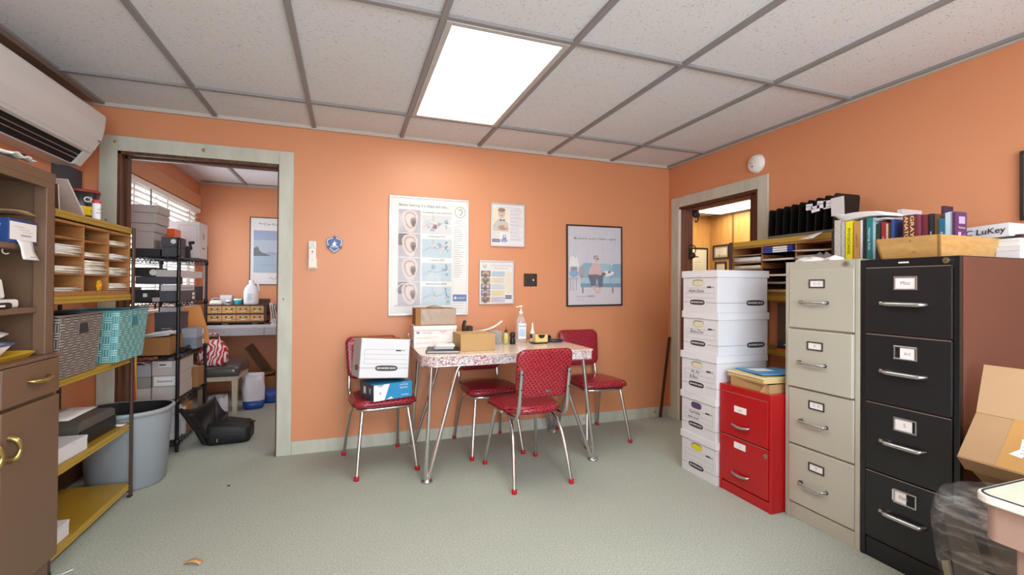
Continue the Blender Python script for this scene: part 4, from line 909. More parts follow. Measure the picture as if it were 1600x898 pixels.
b = can_b; wrap(b, 'Chock', .098, .036, rad(-22), R + .0006, PAPER); wrap(b, 'coffee', .045, .014, rad(-25), R + .0006, C1); wrap(b, 'rich', .10, .018, rad(-100), R + .0006, mat('can_green', '#5ca653', .5)); b.build('body', t)
t = thing('test_strip_tube', 'white labelled tube with a red cap in front of the coffee can', 'tube', (-1.165, 2.875, 1.5128))
b = MB(); b.lathe([(.0155, 0), (.0165, .002), (.0165, .078)], (0, 0, 0), PAPER, 20)
wrap(b, 'oat', .05, .014, rad(-30), .0170, mat('print_olive', '#a79a5a', .6)); wrap(b, 'strips', .032, .011, rad(-30), .0170, mat('faded_blue_ink', '#5f7d9c', .6)); b.build('body', t)
b = MB(); b.lathe([(.0175, .078), (.018, .080), (.018, .092), (.016, .095), (0, .096)], (0, 0, 0), mat('tube_cap_red', '#c23b45', .4), 20); b.build('cap', t)
MG = mat('magazine_cover', '#c9bcb8', .25, 0, .25, 14)
for i, (lab, y, a, m) in enumerate((('pale glossy magazine leaning over towards the hutch', 2.83, 46, MG), ('brown brochure standing on the left shelf unit beside the leaning magazine', 2.615, 6, mat('brochure_brown', '#5d4038', .3, 0, .2, 14)))):
    t = thing('magazine', lab, 'magazine', (-1.30, y, 1.516), rot=(rad(a), 0, 0)); h = .215 - .10 * i
    b = MB(); b.box(-.10, .11, -.003, .003, .001, h, m, .001); b.build('cover', t)
    b = MB(); b.box(.1105, .1112, -.0022, .0022, .003, h - .002, PAPER); b.build('page_edge', t)
# woven baskets
def weave(name, a, c, gap, s, gw=.13):
    k = NT(name); tc = k.obj(); sp = k.n('ShaderNodeSeparateXYZ'); k.l(tc, sp.inputs[0])
    u = k.math('ADD', sp.outputs[0], sp.outputs[1]); w = sp.outputs[2]
    fu = k.math('MULTIPLY', u, 1 / s); fw = k.math('MULTIPLY', w, 1 / s)
    par = k.math('MODULO', k.math('ADD', k.math('ADD', k.math('FLOOR', fu), k.math('FLOOR', fw)), 1000), 2.)
    su = k.math('PINGPONG', k.math('MULTIPLY', fu, 3.), .5); sw = k.math('PINGPONG', k.math('MULTIPLY', fw, 3.), .5)
    par = k.math('GREATER_THAN', par, .5)
    st = k.mix(par, su, sw); 
    m = k.math('GREATER_THAN', st, gw)
    col = k.mix(par, a, c); k.l(k.mix(m, gap, col), k.b.inputs['Base Color']); k.b.inputs['Roughness'].default_value = .45
    k.bump(st, .8, .004); return k.m
def basket(name, label, loc, rz, w, d, h, m, rim, inside):
    t = thing(name, label, 'basket', loc, rz)
    def o(z, g=0): s = .88 + .12 * z / h; return ring(rrect(w * s - g, d * s - g, .015, 3), z)
    b = MB(); b.loft([o(.0), o(h * .5), o(h)], m, False, True); 
    b.loft([o(h, .0), o(h, .008), o(.006, .008)], inside, False, False); b.bm.faces.ensure_lookup_table()
    # open the top: drop the cap face
    for f in list(b.bm.faces):
        if len(f.verts) > 6 and all(abs(v.co.z - h) < 1e-6 for v in f.verts): b.bm.faces.remove(f)
    b.geo([p for p in o(.006, .008)], [tuple(range(len(o(0))))], inside)
    b.build('body', t)
    b = MB(); q = o(h); b.tube(q + q[:1], .005, rim, 8, False); b.build('rim', t)
    b = MB(); zc = h - .055; s = .88 + .12 * zc / h; x = w / 2 * s + .0015
    b.flat([(-.04, -.026), (.04, -.026), (.04, .022), (-.04, .022)], (x - .0005, 0, zc), (0, 1, 0), (-.06, 0, 1), inside, .0012)
    for a, e in (((-.042, -.028), (.042, -.028)), ((.042, -.028), (.042, .024)), ((.042, .024), (-.042, .024)), ((-.042, .024), (-.042, -.028))): b.tube([(x + .06 * a[1], a[0], zc + a[1]), (x + .06 * e[1], e[0], zc + e[1])], .0035, rim, 6)
    b.build('handle_slot', t); return t
WT1 = weave('teal_weave', '#74b7be', '#9cd0cf', '#2b5e68', .034); WT2 = weave('grey_weave', '#948a84', '#a59c97', '#2a262a', .034, .2)
basket('woven_basket', 'teal woven basket on the left shelf unit, beside the doorway', (-1.255, 3.165, .7905), rad(0), .300, .385, .265, WT1, mat('teal_rim', '#5c9da6', .5), mat('teal_inside', '#3f7a86', .6))
basket('woven_basket', 'grey woven basket on the left shelf unit, next to the hutch', (-1.275, 2.68, .7905), rad(0), .300, .37, .268, WT2, mat('grey_rim', '#6d6562', .5), mat('charcoal_inside', '#2a2c36', .6))
# lower shelves
t = thing('archive_box', 'black and grey lidded box on the lower left shelf', 'box', (-1.31, 3.0, .4155), rad(-2)); BG = mat('charcoal_lid', '#5a5752', .5)
b = MB(); b.box(-.13, .12, -.16, .17, 0, .07, BLACK, .003); b.build('body', t)
b = MB(); b.prism([(-.17, .065), (.18, .065), (.18, .10), (.14, .118), (-.13, .118), (-.17, .10)], (-.125, 0, 0), UY, V, .235, BG); b.build('lid', t, label='grey sloped lid')
b = MB(); b.sheet(lambda p, q: (-.10 + .15 * q, -.12 + .26 * p, .121 + .006 * p), 3, 3, .002, PAPER); b.build('paper', t)
def flatbox(name, label, loc, rz, w, d, h, m, group=None, open_flap=False):
    t = thing(name, label, 'box', loc, rz, group); b = MB(); b.box(-w / 2, w / 2, -d / 2, d / 2, 0, h, m, .0015); b.build('body', t)
    b = MB(); b.box(-w / 2 - .001, w / 2 + .001, -d / 2 - .001, d / 2 + .001, h - .014, h + .001, m, .001); b.rect(-.02, h - .008, .02, h - .006, (w / 2 + .001, 0, 0), UY, V, G1); b.build('lid', t)
    if open_flap:
        b = MB(); b.sheet(lambda p, q: (w / 2 - .10 * p, -d / 2 - .05 * q * (1 - p), h * .9 - .04 * q), 4, 4, .001, m); b.build('tuck_flap', t)
    return t
flatbox('white_carton', 'white carton with a tuck flap on the lower left shelf', (-1.265, 2.70, .4155), rad(-3), .20, .22, .066, WHITEBOX, None, True)
flatbox('white_carton', 'smaller white carton on the lower left shelf, nearest the hutch', (-1.215, 2.515, .4155), rad(2), .12, .085, .045, WHITEBOX)
flatbox('white_carton', 'white carton alone on the bottom mustard shelf', (-1.24, 2.60, .0785), rad(0), .15, .14, .066, WHITEBOX)
b = MB(); b.sheet(lambda p, q: (-1.16 - .20 * p, 3.176 + .050 * q, .4175 + .010 * math.sin(q * 5) * p + .012 * p), 4, 6, .0015, PAPER); solo('loose_paper', b, 'curled loose paper at the far end of the lower left shelf', 'paper')
# waste bin
t = thing('waste_bin', 'big grey-blue half-round waste bin standing in the left doorway', 'bin', (-1.245, 3.472, 0)); BIN = mat('bin_grey_blue', '#98a2aa', .4, 0, .04, 3)
def dpl(w, d, n=28):
    out = []
    for k in range(n):
        a = 2 * PI * k / n; c, s = math.cos(a), math.sin(a); p = 3.2 if s > 0 else 2.1
        q = (abs(c) ** p + abs(s) ** p) ** (-1 / p); out.append((w / 2 * c * q, (d * .45 if s > 0 else d * .55) * s * q))
    return out
b = MB(); H = .455; w0, w1, d0, d1 = .375, .43, .30, .365
b.loft([ring(dpl(w0 - .02, d0 - .02), 0), ring(dpl(w0, d0), .008), ring(dpl(w1, d1), H)], BIN, True)
for f in list(b.bm.faces):
    if len(f.verts) > 6 and all(abs(v.co.z - H) < 1e-6 for v in f.verts): b.bm.faces.remove(f)
BI = mat('bin_liner_black', '#101012', .6); b.loft([ring(dpl(w1 - .006, d1 - .006), H), ring(dpl(w0 - .01, d0 - .01), .012)], BI, True, False); b.geo(ring(dpl(w0 - .01, d0 - .01), .012), [tuple(range(28))], BI); b.build('body', t)
b = MB(); b.loft([ring(dpl(w1 + .002, d1 + .002), H - .028), ring(dpl(w1 + .022, d1 + .022), H - .024), ring(dpl(w1 + .026, d1 + .026), H - .004), ring(dpl(w1 + .016, d1 + .016), H + .002), ring(dpl(w1 - .006, d1 - .006), H)], BIN, True, False); b.build('rim', t)
# bits on the carpet
b = MB(); b.sheet(lambda p, q: (-.035 + .07 * p, -.012 + .024 * q, .004 + .012 * math.sin(PI * p)), 8, 2, .002, mat('tan_chip', '#c59a66', .5)); solo('cardboard_scrap', b, 'curled tan cardboard scrap on the carpet near the camera', 'scrap', (-.615, 2.378, .001), rad(-20))
b = MB(); b.sheet(lambda p, q: (-.02 + .04 * p, -.006 + .012 * q, .003 + .005 * p), 3, 2, .001, PAPER); solo('paper_scrap', b, 'tiny white paper scrap on the carpet beside the hutch', 'scrap', (-1.085, 2.472, .001), rad(30))
b = MB(); b.lathe([(.007, 0), (.009, .002), (.004, .004), (0, .004)], (0, 0, 0), BLACK, 10, p=3); solo('black_crumb', b, 'small black crumb on the carpet in front of the left doorway', 'crumb', (-.66, 3.23, .001))
# ------------------------------------------------------------------ far room: black wire shelving
U, UY, V = (1, 0, 0), (0, 1, 0), (0, 0, 1)
WIRE = mat('black_epoxy_wire', '#1b1b1e', .3, .2)
rx0, rx1, ry0, ry1 = -1.465, -1.145, 4.005, 4.685
t = thing('wire_shelving_unit', 'black wire shelving unit in the far room, loaded with boxes', 'shelf', ((rx0 + rx1) / 2, (ry0 + ry1) / 2, 0)); hx, hy = (rx1 - rx0) / 2, (ry1 - ry0) / 2
for sx in (-1, 1):
    for sy in (-1, 1):
        b = MB(); b.cyl((sx * hx, sy * hy, .0), (sx * hx, sy * hy, 1.52), .0125, WIRE, 14); b.lathe([(.0135, 1.518), (.0135, 1.526), (.008, 1.53), (0, 1.53)], (sx * hx, sy * hy, 0), WIRE, 14)
        for z in (.07, .36, .68, 1.06, 1.385): b.lathe([(.0125, -.02), (.019, -.018), (.0165, .018), (.0125, .02)], (sx * hx, sy * hy, z), WIRE, 14)
        b.build('post', t)
SHZ = (.07, .36, .68, 1.06, 1.385)
for z in SHZ:
    b = MB(); e = .012
    for zz in (z + .008, z - .022):
        for s in (-1, 1):
            b.tube([(s * hx, -hy + e, zz), (s * hx, hy - e, zz)], .0035, WIRE, 6); b.tube([(-hx + e, s * hy, zz), (hx - e, s * hy, zz)], .0035, WIRE, 6)
    for s in (-1, 1):
        n = 18; b.tube([(s * hx, -hy + e + (2 * hy - 2 * e) * i / n, z + (.008 if i % 2 else -.022)) for i in range(n + 1)], .0025, WIRE, 5)
        n = 10; b.tube([(-hx + e + (2 * hx - 2 * e) * i / n, s * hy, z + (.008 if i % 2 else -.022)) for i in range(n + 1)], .0025, WIRE, 5)
    n = 26
    for i in range(1, n): y = -hy + 2 * hy * i / n; b.tube([(-hx, y, z + .010), (hx, y, z + .010)], .0022, WIRE, 5)
    b.build('wire_shelf', t)
GB = mat('light_grey_carton', '#b4aeac', .7, 0, .03, 4); GD = mat('slate_carton', '#4c4d57', .6, 0, .05, 4); GD2 = mat('dark_charcoal_carton', '#2e2e33', .6); WG = mat('off_white_carton', '#cfcdcf', .6, 0, .03, 4)
TOPZ = [z + .0128 for z in SHZ]
def carton(label, x0, x1, y0, y1, z0, z1, m, group=None, lid=.35, rz=0., name='carton', deco=None, lm=None):
    cx, cy = (x0 + x1) / 2, (y0 + y1) / 2; w, d, h = x1 - x0, y1 - y0, z1 - z0
    t = thing(name, label, 'box', (cx, cy, z0), rz, group)
    b = MB(); b.box(-w / 2, w / 2, -d / 2, d / 2, 0, h - (.001 if lid else 0), m, .001)
    if deco: deco(b, w, d, h)
    b.build('body', t)
    if lid:
        b = MB(); k = .0022; b.box(-w / 2 - k, w / 2 + k, -d / 2 - k, d / 2 + k, h * (1 - lid), h, lm or m, .001); b.build('lid', t)
    return t
gs = 'grey cartons stacked on top of the wire shelving'
def mark(b, w, d, h): b.rect(w * .2, h * .75, w * .4, h * .85, (0, -d / 2, 0), U, V, G1, .0026)
z = TOPZ[4]
carton('flat dark tray box at the bottom of the grey carton stack on the wire shelving', -1.45, -1.268, 4.03, 4.30, z, z + .052, GD2, gs, 0, name='tray_box')
carton('tall grey carton low in the stack on the wire shelving', -1.435, -1.308, 4.035, 4.29, z + .053, z + .172, GB, gs, 0)
carton('grey carton third from the top of the stack on the wire shelving', -1.442, -1.300, 4.035, 4.30, z + .173, z + .230, GB, gs, .9, deco=mark)
carton('grey carton second from the top of the stack on the wire shelving', -1.450, -1.290, 4.03, 4.28, z + .233, z + .305, GB, gs, .35, deco=mark)
carton('topmost grey carton of the stack on the wire shelving, against the blind', -1.44, -1.285, 4.03, 4.27, z + .308, z + .362, GB, gs, .9, deco=mark)
def dot(b, w, d, h): b.oval(.02, h * .55, .017, .017, (0, -d / 2, 0), U, V, PAPER, .0032)
carton('slate box standing under the round-labelled slate box on the wire shelving', -1.258, -1.160, 4.035, 4.19, z, z + .068, GD, None, .0, name='slate_box')
carton('slate box with a round white label, upper of two on the wire shelving', -1.258, -1.155, 4.03, 4.18, z + .070, z + .140, GD, None, .8, deco=dot, name='slate_box')
t = thing('orange_package', 'bright orange crinkled package wedged behind the slate boxes', 'package', (-1.255, 4.33, z))
OR = mat('bright_orange_wrap', '#e0611c', .3, 0, .2, 30)
b = MB(); b.box(-.06, .012, -.06, .06, 0, .225, OR, .008); b.build('wrap', t)
b = MB()
for i in range(5): b.tube([(-.052 + .014 * i, -.061, .02), (-.05 + .014 * i, -.063, .12), (-.052 + .014 * i, -.061, .21)], .002, OR, 5)
b.build('crease', t)
def printer(b, w, d, h):
    o, u = (0, -d / 2, 0), U
    x0, x1, z0, z1 = -.035, .088, .03, h - .03
    n = 22
    for i in range(n):
        for zz in (z0, z1): b.rect(x0 + (x1 - x0) * i / n, zz, x0 + (x1 - x0) * (i + .5) / n, zz + .003, o, u, V, RED_INK)
        for xx in (x0, x1): b.rect(xx, z0 + (z1 - z0) * i / n, xx + .003, z0 + (z1 - z0) * (i + .5) / n, o, u, V, RED_INK)
    b.flat([(.03, .13), (.07, .135), (.075, .115), (.05, .105), (.06, .075), (.045, .055), (.03, .06), (.035, .09)], o, u, V, INK); b.flat([(-.02, .06), (-.01, .075), (.0, .06), (-.008, .045)], o, u, V, G1); b.text('PSI', -.012, .12, .02, o, u, V, G2)
    b.rect(-.03, .08, .04, .09, (w / 2, 0, 0), UY, V, G2)
    b.box(w / 2 - .002, w / 2 + .0005, -.015, .03, h * .55, h * .72, G1)
carton('big white carton with a black picture in a dashed red frame on the wire shelving', -1.335, -1.130, 4.42, 4.655, z + .012, z + .30, WG, None, 0, deco=printer, name='white_carton')
for lab, x0, x1, y0, y1, z0, z1, m in (('slate box lying flat under the big white carton on the wire shelving', -1.34, -1.13, 4.40, 4.66, z, z + .0115, GD),):
    carton(lab, x0, x1, y0, y1, z0, z1, m, None, 0, name='slate_box')
t = thing('binder', 'dark binder leaning at the end of the top wire shelf', 'binder', (-1.155, 4.30, z), rot=(rad(14), 0, 0))
b = MB(); b.box(-.07, .0, -.014, .014, .002, .10, GD2, .002); b.build('cover', t)
b = MB(); b.box(-.068, -.004, -.011, .011, .10, .101, PAPER2); b.build('page_block', t)
z = TOPZ[3]; gm = 'boxes on the middle wire shelf'
carton('black box at the near left of the middle wire shelf', -1.43, -1.318, 4.03, 4.2, z, z + .085, GD2, gm, 0, name='black_box', deco=lambda b, w, d, h: b.rect(.01, h * .4, .035, h * .7, (0, -d / 2, 0), U, V, PAPER))
carton('slate box with white labels at the near right of the middle wire shelf', -1.262, -1.150, 4.03, 4.44, z, z + .078, GD, gm, 0, name='slate_box', deco=lambda b, w, d, h: [b.rect(.10, q, .16, q + .022, (w / 2, 0, 0), UY, V, PAPER) for q in (.012, .042)])
carton('white carton with grey print lying on the labelled slate box', -1.262, -1.158, 4.035, 4.42, z + .079, z + .123, WG, gm, 0, name='white_carton', deco=lambda b, w, d, h: [b.rect(-.14 + .06 * i, h * .3, -.10 + .06 * i, h * .6, (w / 2, 0, 0), UY, V, G1) for i in range(5)])
carton('low grey box wedged between the black and slate boxes on the middle wire shelf', -1.314, -1.268, 4.04, 4.2, z, z + .03, GB, gm, 0, name='grey_box')
carton('long slate box lying across the middle wire shelf', -1.42, -1.19, 4.06, 4.25, z + .125, z + .178, GD, gm, 0, name='slate_box')
carton('long grey box on the slate box of the middle wire shelf, right', -1.30, -1.150, 4.06, 4.60, z + .180, z + .230, WG, gm, 0, name='grey_box')
carton('dark box with a white tab on the middle wire shelf, left', -1.43, -1.302, 4.06, 4.3, z + .180, z + .245, GD2, gm, 0, name='black_box', deco=lambda b, w, d, h: b.oval(.05, h * .45, .022, .022, (0, -d / 2, 0), U, V, PAPER))
carton('small black box at the far end of the middle wire shelf', -1.25, -1.155, 4.50, 4.64, z, z + .11, GD2, gm, 0, name='black_box')
t = thing('wooden_fretwork_box', 'small fretted brown wooden box at the end of the middle wire shelf', 'box', (-1.475, 4.10, z)); FW = mat('fretwork_brown', '#6e4426', .5, 0, .3, 40)
b = MB(); b.box(-.0, .055, -.07, .07, 0, .105, FW, .002)
for i in range(6): b.oval(.012 + .015 * (i % 3), .03 + .045 * (i // 3), .006, .014, (0, -.07, 0), U, V, mat('fretwork_dark', '#2c1a10', .6), .0008, 8)
b.build('body', t)
z = TOPZ[2]
def papertop(b, w, d, h): pass
t = carton('open brown carton of papers on the third wire shelf', -1.385, -1.20, 4.02, 4.30, z, z + .125, CARD2, None, 0, name='open_carton')
b = MB()
for i in range(5): b.sheet(lambda p, q: (-.08 + .16 * p, -.12 + .24 * q, .127 + .004 * i + .03 * (math.sin(q * 4 + i) * .4 + .4) * p), 5, 5, .001, random.choice((PAPER, mat('pale_violet_paper', '#cfc6d6', .6))))
tag(b.build('paper_heap', t), kind='stuff')
t = thing('scissors', 'scissors with dark loops lying on the brown carton of papers', 'scissors', (-1.215, 4.10, z + .185))
b = MB()
for s in (-1, 1): b.tube([(.02 + .016 * math.cos(a), s * .014, .012 * 0 + .014 * math.sin(a)) for a in [2 * PI * k / 12 for k in range(13)]], .0028, mat('plum_handle', '#4a2c3c', .4), 6, False)
b.build('handle_loops', t)
b = MB(); b.tube([(.005, .01, 0), (-.06, -.005, -.004)], .003, NICKEL, 6); b.tube([(.005, -.01, 0), (-.06, .005, -.004)], .003, NICKEL, 6); b.build('blades', t)
carton('dark grey file box behind the brown carton on the third wire shelf', -1.39, -1.225, 4.33, 4.52, z, z + .29, GD, None, .15, name='file_box')
carton('white box lying on the dark grey file box of the third wire shelf', -1.36, -1.25, 4.34, 4.5, z + .292, z + .335, WG, None, 0, name='white_box')
t = thing('folder', 'bright orange folder leaning on the third wire shelf', 'folder', (-1.205, 4.655, z + .003), rot=(rad(12), rad(-6), rad(0))); OF = mat('orange_folder', '#f0a25c', .5)
b = MB(); b.prism([(-.125, .12), (.105, .10), (.08, .335), (-.15, .315)], (0, 0, 0), U, V, -.004, OF); b.prism([(-.12, .0), (.10, .0), (.105, .10), (-.125, .12)], (0, .002, 0), U, V, -.005, OF); b.build('cover', t)
b = MB(); b.box(-.11, .08, .0055, .0075, .005, .29, PAPER); b.build('sheets', t)
carton('grey labelled shoebox on the third wire shelf in front of the orange folder', -1.222, -1.125, 4.36, 4.54, z, z + .16, mat('blue_grey_carton', '#7f8794', .5), None, .45, name='shoebox', deco=lambda b, w, d, h: [b.rect(.06, q, .10, q + .04, (w / 2, 0, 0), UY, V, PAPER, .0028) for q in (.02, .105)], lm=mat('light_blue_grey_lid', '#a3aab6', .5))
b = MB()
for i in range(7):
    p = [(random.uniform(-.018, .022), -.10 + .2 * k / 5, random.uniform(.006, .035)) for k in range(6)]; b.tube(smooth_path(p, 4), .0042, mat('black_cable', '#141416', .5), 6)
solo('cable_tangle', b, 'tangle of black cables on the third wire shelf in front of the shoebox', 'cable', (-1.165, 4.22, z))
z = TOPZ[1]; g = 'grey cartons on the fourth wire shelf'
def lab_small(b, w, d, h): b.rect(-.035, h * .55, .045, h * .9, (0, -d / 2, 0), U, V, WG, .0028); b.rect(-.03, h * .66, .01, h * .74, (0, -d / 2, 0), U, V, INK, .0034)
def lab_siem(b, w, d, h): b.rect(-w * .44, .008, w * .46, h - .008, (0, -d / 2, 0), U, V, mat('label_white', '#dcdadb', .6), .0006); b.text('Siemens', 0.0, h * .5, .026, (0, -d / 2, 0), U, V, INK, .0012, shear=.2, width=w * .66)
carton('light grey carton under the hand-labelled carton on the fourth wire shelf', -1.305, -1.160, 4.03, 4.40, z, z + .092, GB, g, 0)
carton('light grey carton hand-labelled on its front, on the fourth wire shelf', -1.302, -1.160, 4.03, 4.38, z + .094, z + .172, GB, g, 0, deco=lab_siem)
carton('light grey carton with a small white label, top of the fourth wire shelf stack', -1.305, -1.160, 4.03, 4.42, z + .174, z + .282, GB, g, 0, deco=lab_small)
carton('grey carton at the bottom left of the fourth wire shelf', -1.42, -1.312, 4.03, 4.30, z, z + .088, GB, g, 0)
carton('darker grey carton at mid-height on the left of the fourth wire shelf', -1.42, -1.312, 4.03, 4.30, z + .090, z + .166, mat('mid_grey_carton', '#8b8682', .7), g, 0)
carton('grey carton under a white wrapper at the top left of the fourth wire shelf', -1.42, -1.312, 4.03, 4.30, z + .168, z + .252, mat('cool_grey_carton', '#9a9aa2', .6), g, 0)
b = MB(); b.sheet(lambda p, q: (-1.42 + .11 * p, 4.03 + .2 * q, z + .262 + .014 * math.sin(p * 5 + q * 3) * math.sin(PI * p)), 8, 6, .002, mat('plastic_wrapper', '#e3e3ea', .2)); solo('plastic_wrapper', b, 'white plastic wrapper on the left grey stack of the fourth wire shelf', 'wrapper')
t = carton('small open brown carton at the far end of the fourth wire shelf', -1.25, -1.135, 4.45, 4.62, z, z + .15, CARD2, None, 0, name='open_carton')
b = MB(); b.box(-.055, .060, -.05, .06, .151, .153, CARD, rot=(rad(5), rad(20), 0)); b.build('flap', t)
z = TOPZ[0]; g = 'small white cartons on the bottom wire shelf'
for i, (lab, h) in enumerate((('lowest white carton of the short stack behind the bin on the bottom wire shelf', .055), ('second white carton from the bottom behind the bin on the bottom wire shelf', .062), ('third white carton from the bottom behind the bin on the bottom wire shelf', .058), ('top white carton of the short stack behind the bin on the bottom wire shelf', .05))):
    carton(lab, -1.24 + .004 * (i % 2), -1.155, 4.03, 4.13, z, z + h, WG, g, 0, name='white_carton'); z += h + .002
z = TOPZ[0]
carton('white-fronted carton beside the near post on the bottom wire shelf', -1.22, -1.14, 4.16, 4.19, z, z + .20, WG, None, 0, name='white_carton')
carton('brown carton with a yellow tag on the bottom wire shelf', -1.30, -1.14, 4.20, 4.34, z, z + .21, CARD2, None, 0, name='brown_carton', deco=lambda b, w, d, h: [b.rect(-.015, .10, .03, .155, (w / 2, 0, 0), UY, V, mat('yellow_tag', '#e3dc2d', .5)), b.rect(.0, .12, .015, .14, (w / 2, 0, 0), UY, V, mat('olive_print', '#8a8a2c', .5), .001)])
t = carton('long brown carton with a raised flap reaching over the black bag', -1.36, -1.10, 4.42, 4.66, .36 - .2, .30, CARD2, None, 0, name='brown_carton') if False else None

carton('long brown carton with torn sides at the edge of the fourth wire shelf', -1.245, -1.135, 4.23, 4.44, TOPZ[1], TOPZ[1] + .06, CARD2, None, 0, name='brown_carton') if False else None
for lab, x, y, m, lean in (('thin red pole leaning inside the left doorway beside the wire shelving', -1.352, 3.93, mat('red_pole', '#b02a34', .4), -3), ('thin yellow pole leaning inside the left doorway beside the red one', -1.372, 3.96, mat('yellow_pole', '#d2ab32', .4), -1)):
    b = MB(); b.cyl((0, 0, 0), (0, 0, .80), .009, m, 10); b.lathe([(.010, .80), (.011, .802), (.006, .812), (0, .813)], (0, 0, 0), DARK, 10); solo('pole', b, lab, 'pole', (x, y, .002), rot=(rad(-1), rad(lean), 0), group='poles leaning in the left doorway')
# ------------------------------------------------------------------ far room: counter and what stands on it
_k = NT('grey_speckle_laminate'); _n = _k.noise(_k.obj(), 240, 2, .8); _k.l(_k.ramp(_n, [(.38, '#6f6f78'), (.5, '#a9a9b0'), (.62, '#cfcfd4')]), _k.b.inputs['Base Color']); _k.b.inputs['Roughness'].default_value = .35; SPK = _k.m
t = thing('counter', 'grey speckled laminate counter across the end of the far room', 'counter', (-.45, 5.76, 0))
b = MB(); b.box(-1.10, 1.6, -.335, .335, .755, .79, mat('counter_top_pale', '#c6c6cc', .3), .003); b.build('worktop', t)
b = MB(); b.box(-1.10, 1.6, -.337, -.32, .685, .765, SPK, .002); b.box(-.362, -.360, -.3385, -.337, .685, .765, DARK); b.build('front_edge', t)
b = MB(); b.box(1.5, 1.58, -.3, .33, 0, .755, mat('counter_end', '#8f8a84', .5)); b.build('end_panel', t)
b = MB(); b.box(-1.10, -1.07, -.3, .33, 0, .755, mat('counter_end', '#8f8a84', .5)); b.build('end_panel', t)
zc = .7905
DW = wood('card_drawer_oak', '#b98a55', '#d3a670', (1, 9, 9), .45); DKW = wood('card_case_walnut', '#3c2318', '#5a3625', (1, 9, 9), .45)
t = thing('card_file_cabinet', 'wooden card-file cabinet with two rows of small drawers on the far counter', 'cabinet', (-1.075, 5.62, zc))
b = MB(); w = .275; b.box(-w, w, -.12, .12, .192, .205, DKW, .001); b.box(-w, w, -.12, .12, .02, .034, DKW); b.box(-w, w, -.118, .12, .102, .118, DKW)
for x in (-w, w - .02): b.box(x, x + .02, -.12, .12, .0, .20, DKW)
b.box(-w, w, .10, .12, .0, .26, DKW); b.build('case', t)
for i in range(4):
    for j in range(2):
        x0 = -w + .022 + i * .1265; z0 = .036 + j * .083
        b = MB(); b.box(x0, x0 + .123, -.119, .08, z0, z0 + (.064 if j == 0 else .072), DW, .002); d = b.build('drawer', t); cx, cz = x0 + .0615, z0 + .035
        b = MB()
        for s in (-1, 1):
            b.lathe([(.012, 0), (.012, .003), (.005, .006), (0, .006)], (0, 0, 0), BRASS, 12) if False else b.cyl((cx + s * .026, -.119, cz + .008), (cx + s * .026, -.124, cz + .008), .009, mat('dark_brass', '#6d5a33', .35, .8), 12)
        b.tube([(cx - .026, -.126, cz + .006), (cx - .012, -.135, cz - .004), (cx + .012, -.135, cz - .004), (cx + .026, -.126, cz + .006)], .0035, mat('dark_brass', '#6d5a33', .35, .8), 6); b.build('pull', d)
        b = MB(); b.rect(cx - .022, cz - .020, cx + .022, cz + .002, (0, -.119, 0), U, V, PAPER2, .0012); b.build('label_card', d)
for sx in (-.11, .16):
    b = MB(); b.lathe([(.03, 0), (.034, .008), (.02, .019)], (sx, -.06, 0), mat('green_dish', '#8f9a6a', .4), 16); b.build('foot', t)
zt = zc + .2055
t = thing('jug', 'white plastic gallon jug with handle standing on the card-file cabinet', 'jug', (-.955, 5.58, zt)); JUG = mat('jug_white', '#dfe2ea', .35)
b = MB(); b.lathe([(.062, 0), (.066, .005), (.068, .02), (.068, .125), (.060, .165), (.038, .20), (.021, .215), (.021, .232)], (0, 0, 0), JUG, 28, p=3); o = (0, -.0685, 0)
b.text('Dispense', -.052, .085, .016, (-.0, -.069, 0), (0, 0, 1), (-1, 0, 0), BLUEBOX) if False else b.text('hydroX', -.046, .085, .018, o, (0, 0, 1), (-1, 0, 0), BLUEBOX)
for i in range(6): b.rect(-.025, .105 - i * .012, .025 - .006 * (i % 3), .109 - i * .012, o, U, V, G1)
b.build('body', t)
b = MB(); b.tube(smooth_path([(.018, -.0, .215), (.048, -.0, .222), (.064, -.0, .19), (.066, -.0, .14)]), .010, JUG, 8); b.build('handle', t)
b = MB(); b.lathe([(.024, .230), (.024, .248), (.020, .252), (0, .252)], (0, 0, 0), WHITE, 18); b.build('cap', t)
t = thing('teal_jar', 'turquoise jar with white lid beside the gallon jug', 'jar', (-1.075, 5.57, zt))
b = MB(); b.lathe([(.03, 0), (.033, .004), (.034, .045)], (0, 0, 0), mat('turquoise', '#27b3bd', .35), 20); b.build('body', t)
b = MB(); b.lathe([(.036, .045), (.036, .058), (0, .060)], (0, 0, 0), WHITE, 20); b.build('lid', t)
carton('white lidded carton at the back of the card-file cabinet', -1.24, -1.14, 5.60, 5.70, zt, zt + .095, WG, None, .4, name='white_carton')
t = thing('telephone', 'cream desk set lying on the card-file cabinet beside the wire shelving', 'telephone', (-1.265, 5.56, zt))
b = MB(); b.loft([ring(rrect(.11, .08, .015, 4), z, s) for z, s in ((0, 1), (.02, 1), (.04, .8), (.044, .7))], mat('cream_plastic', '#e4ddd2', .4)); b.build('body', t)
b = MB(); b.tube(smooth_path([(-.04, -.01, .05), (-.02, -.012, .062), (.02, -.012, .062), (.04, -.01, .05)]), .008, G1, 8); b.build('handset', t)
t = thing('pen_cup', 'small white cup with dark band on the card-file cabinet', 'cup', (-1.155, 5.55, zt))
b = MB(); b.lathe([(.018, 0), (.02, .002), (.021, .05), (.018, .05), (.017, .004), (0, .004)], (0, 0, 0), WHITE, 18); b.build('body', t)
b = MB(); b.lathe([(.0205, .012), (.021, .03)], (0, 0, 0), G2, 18); b.build('band', t)
g = 'booklets leaning at the end of the far counter'
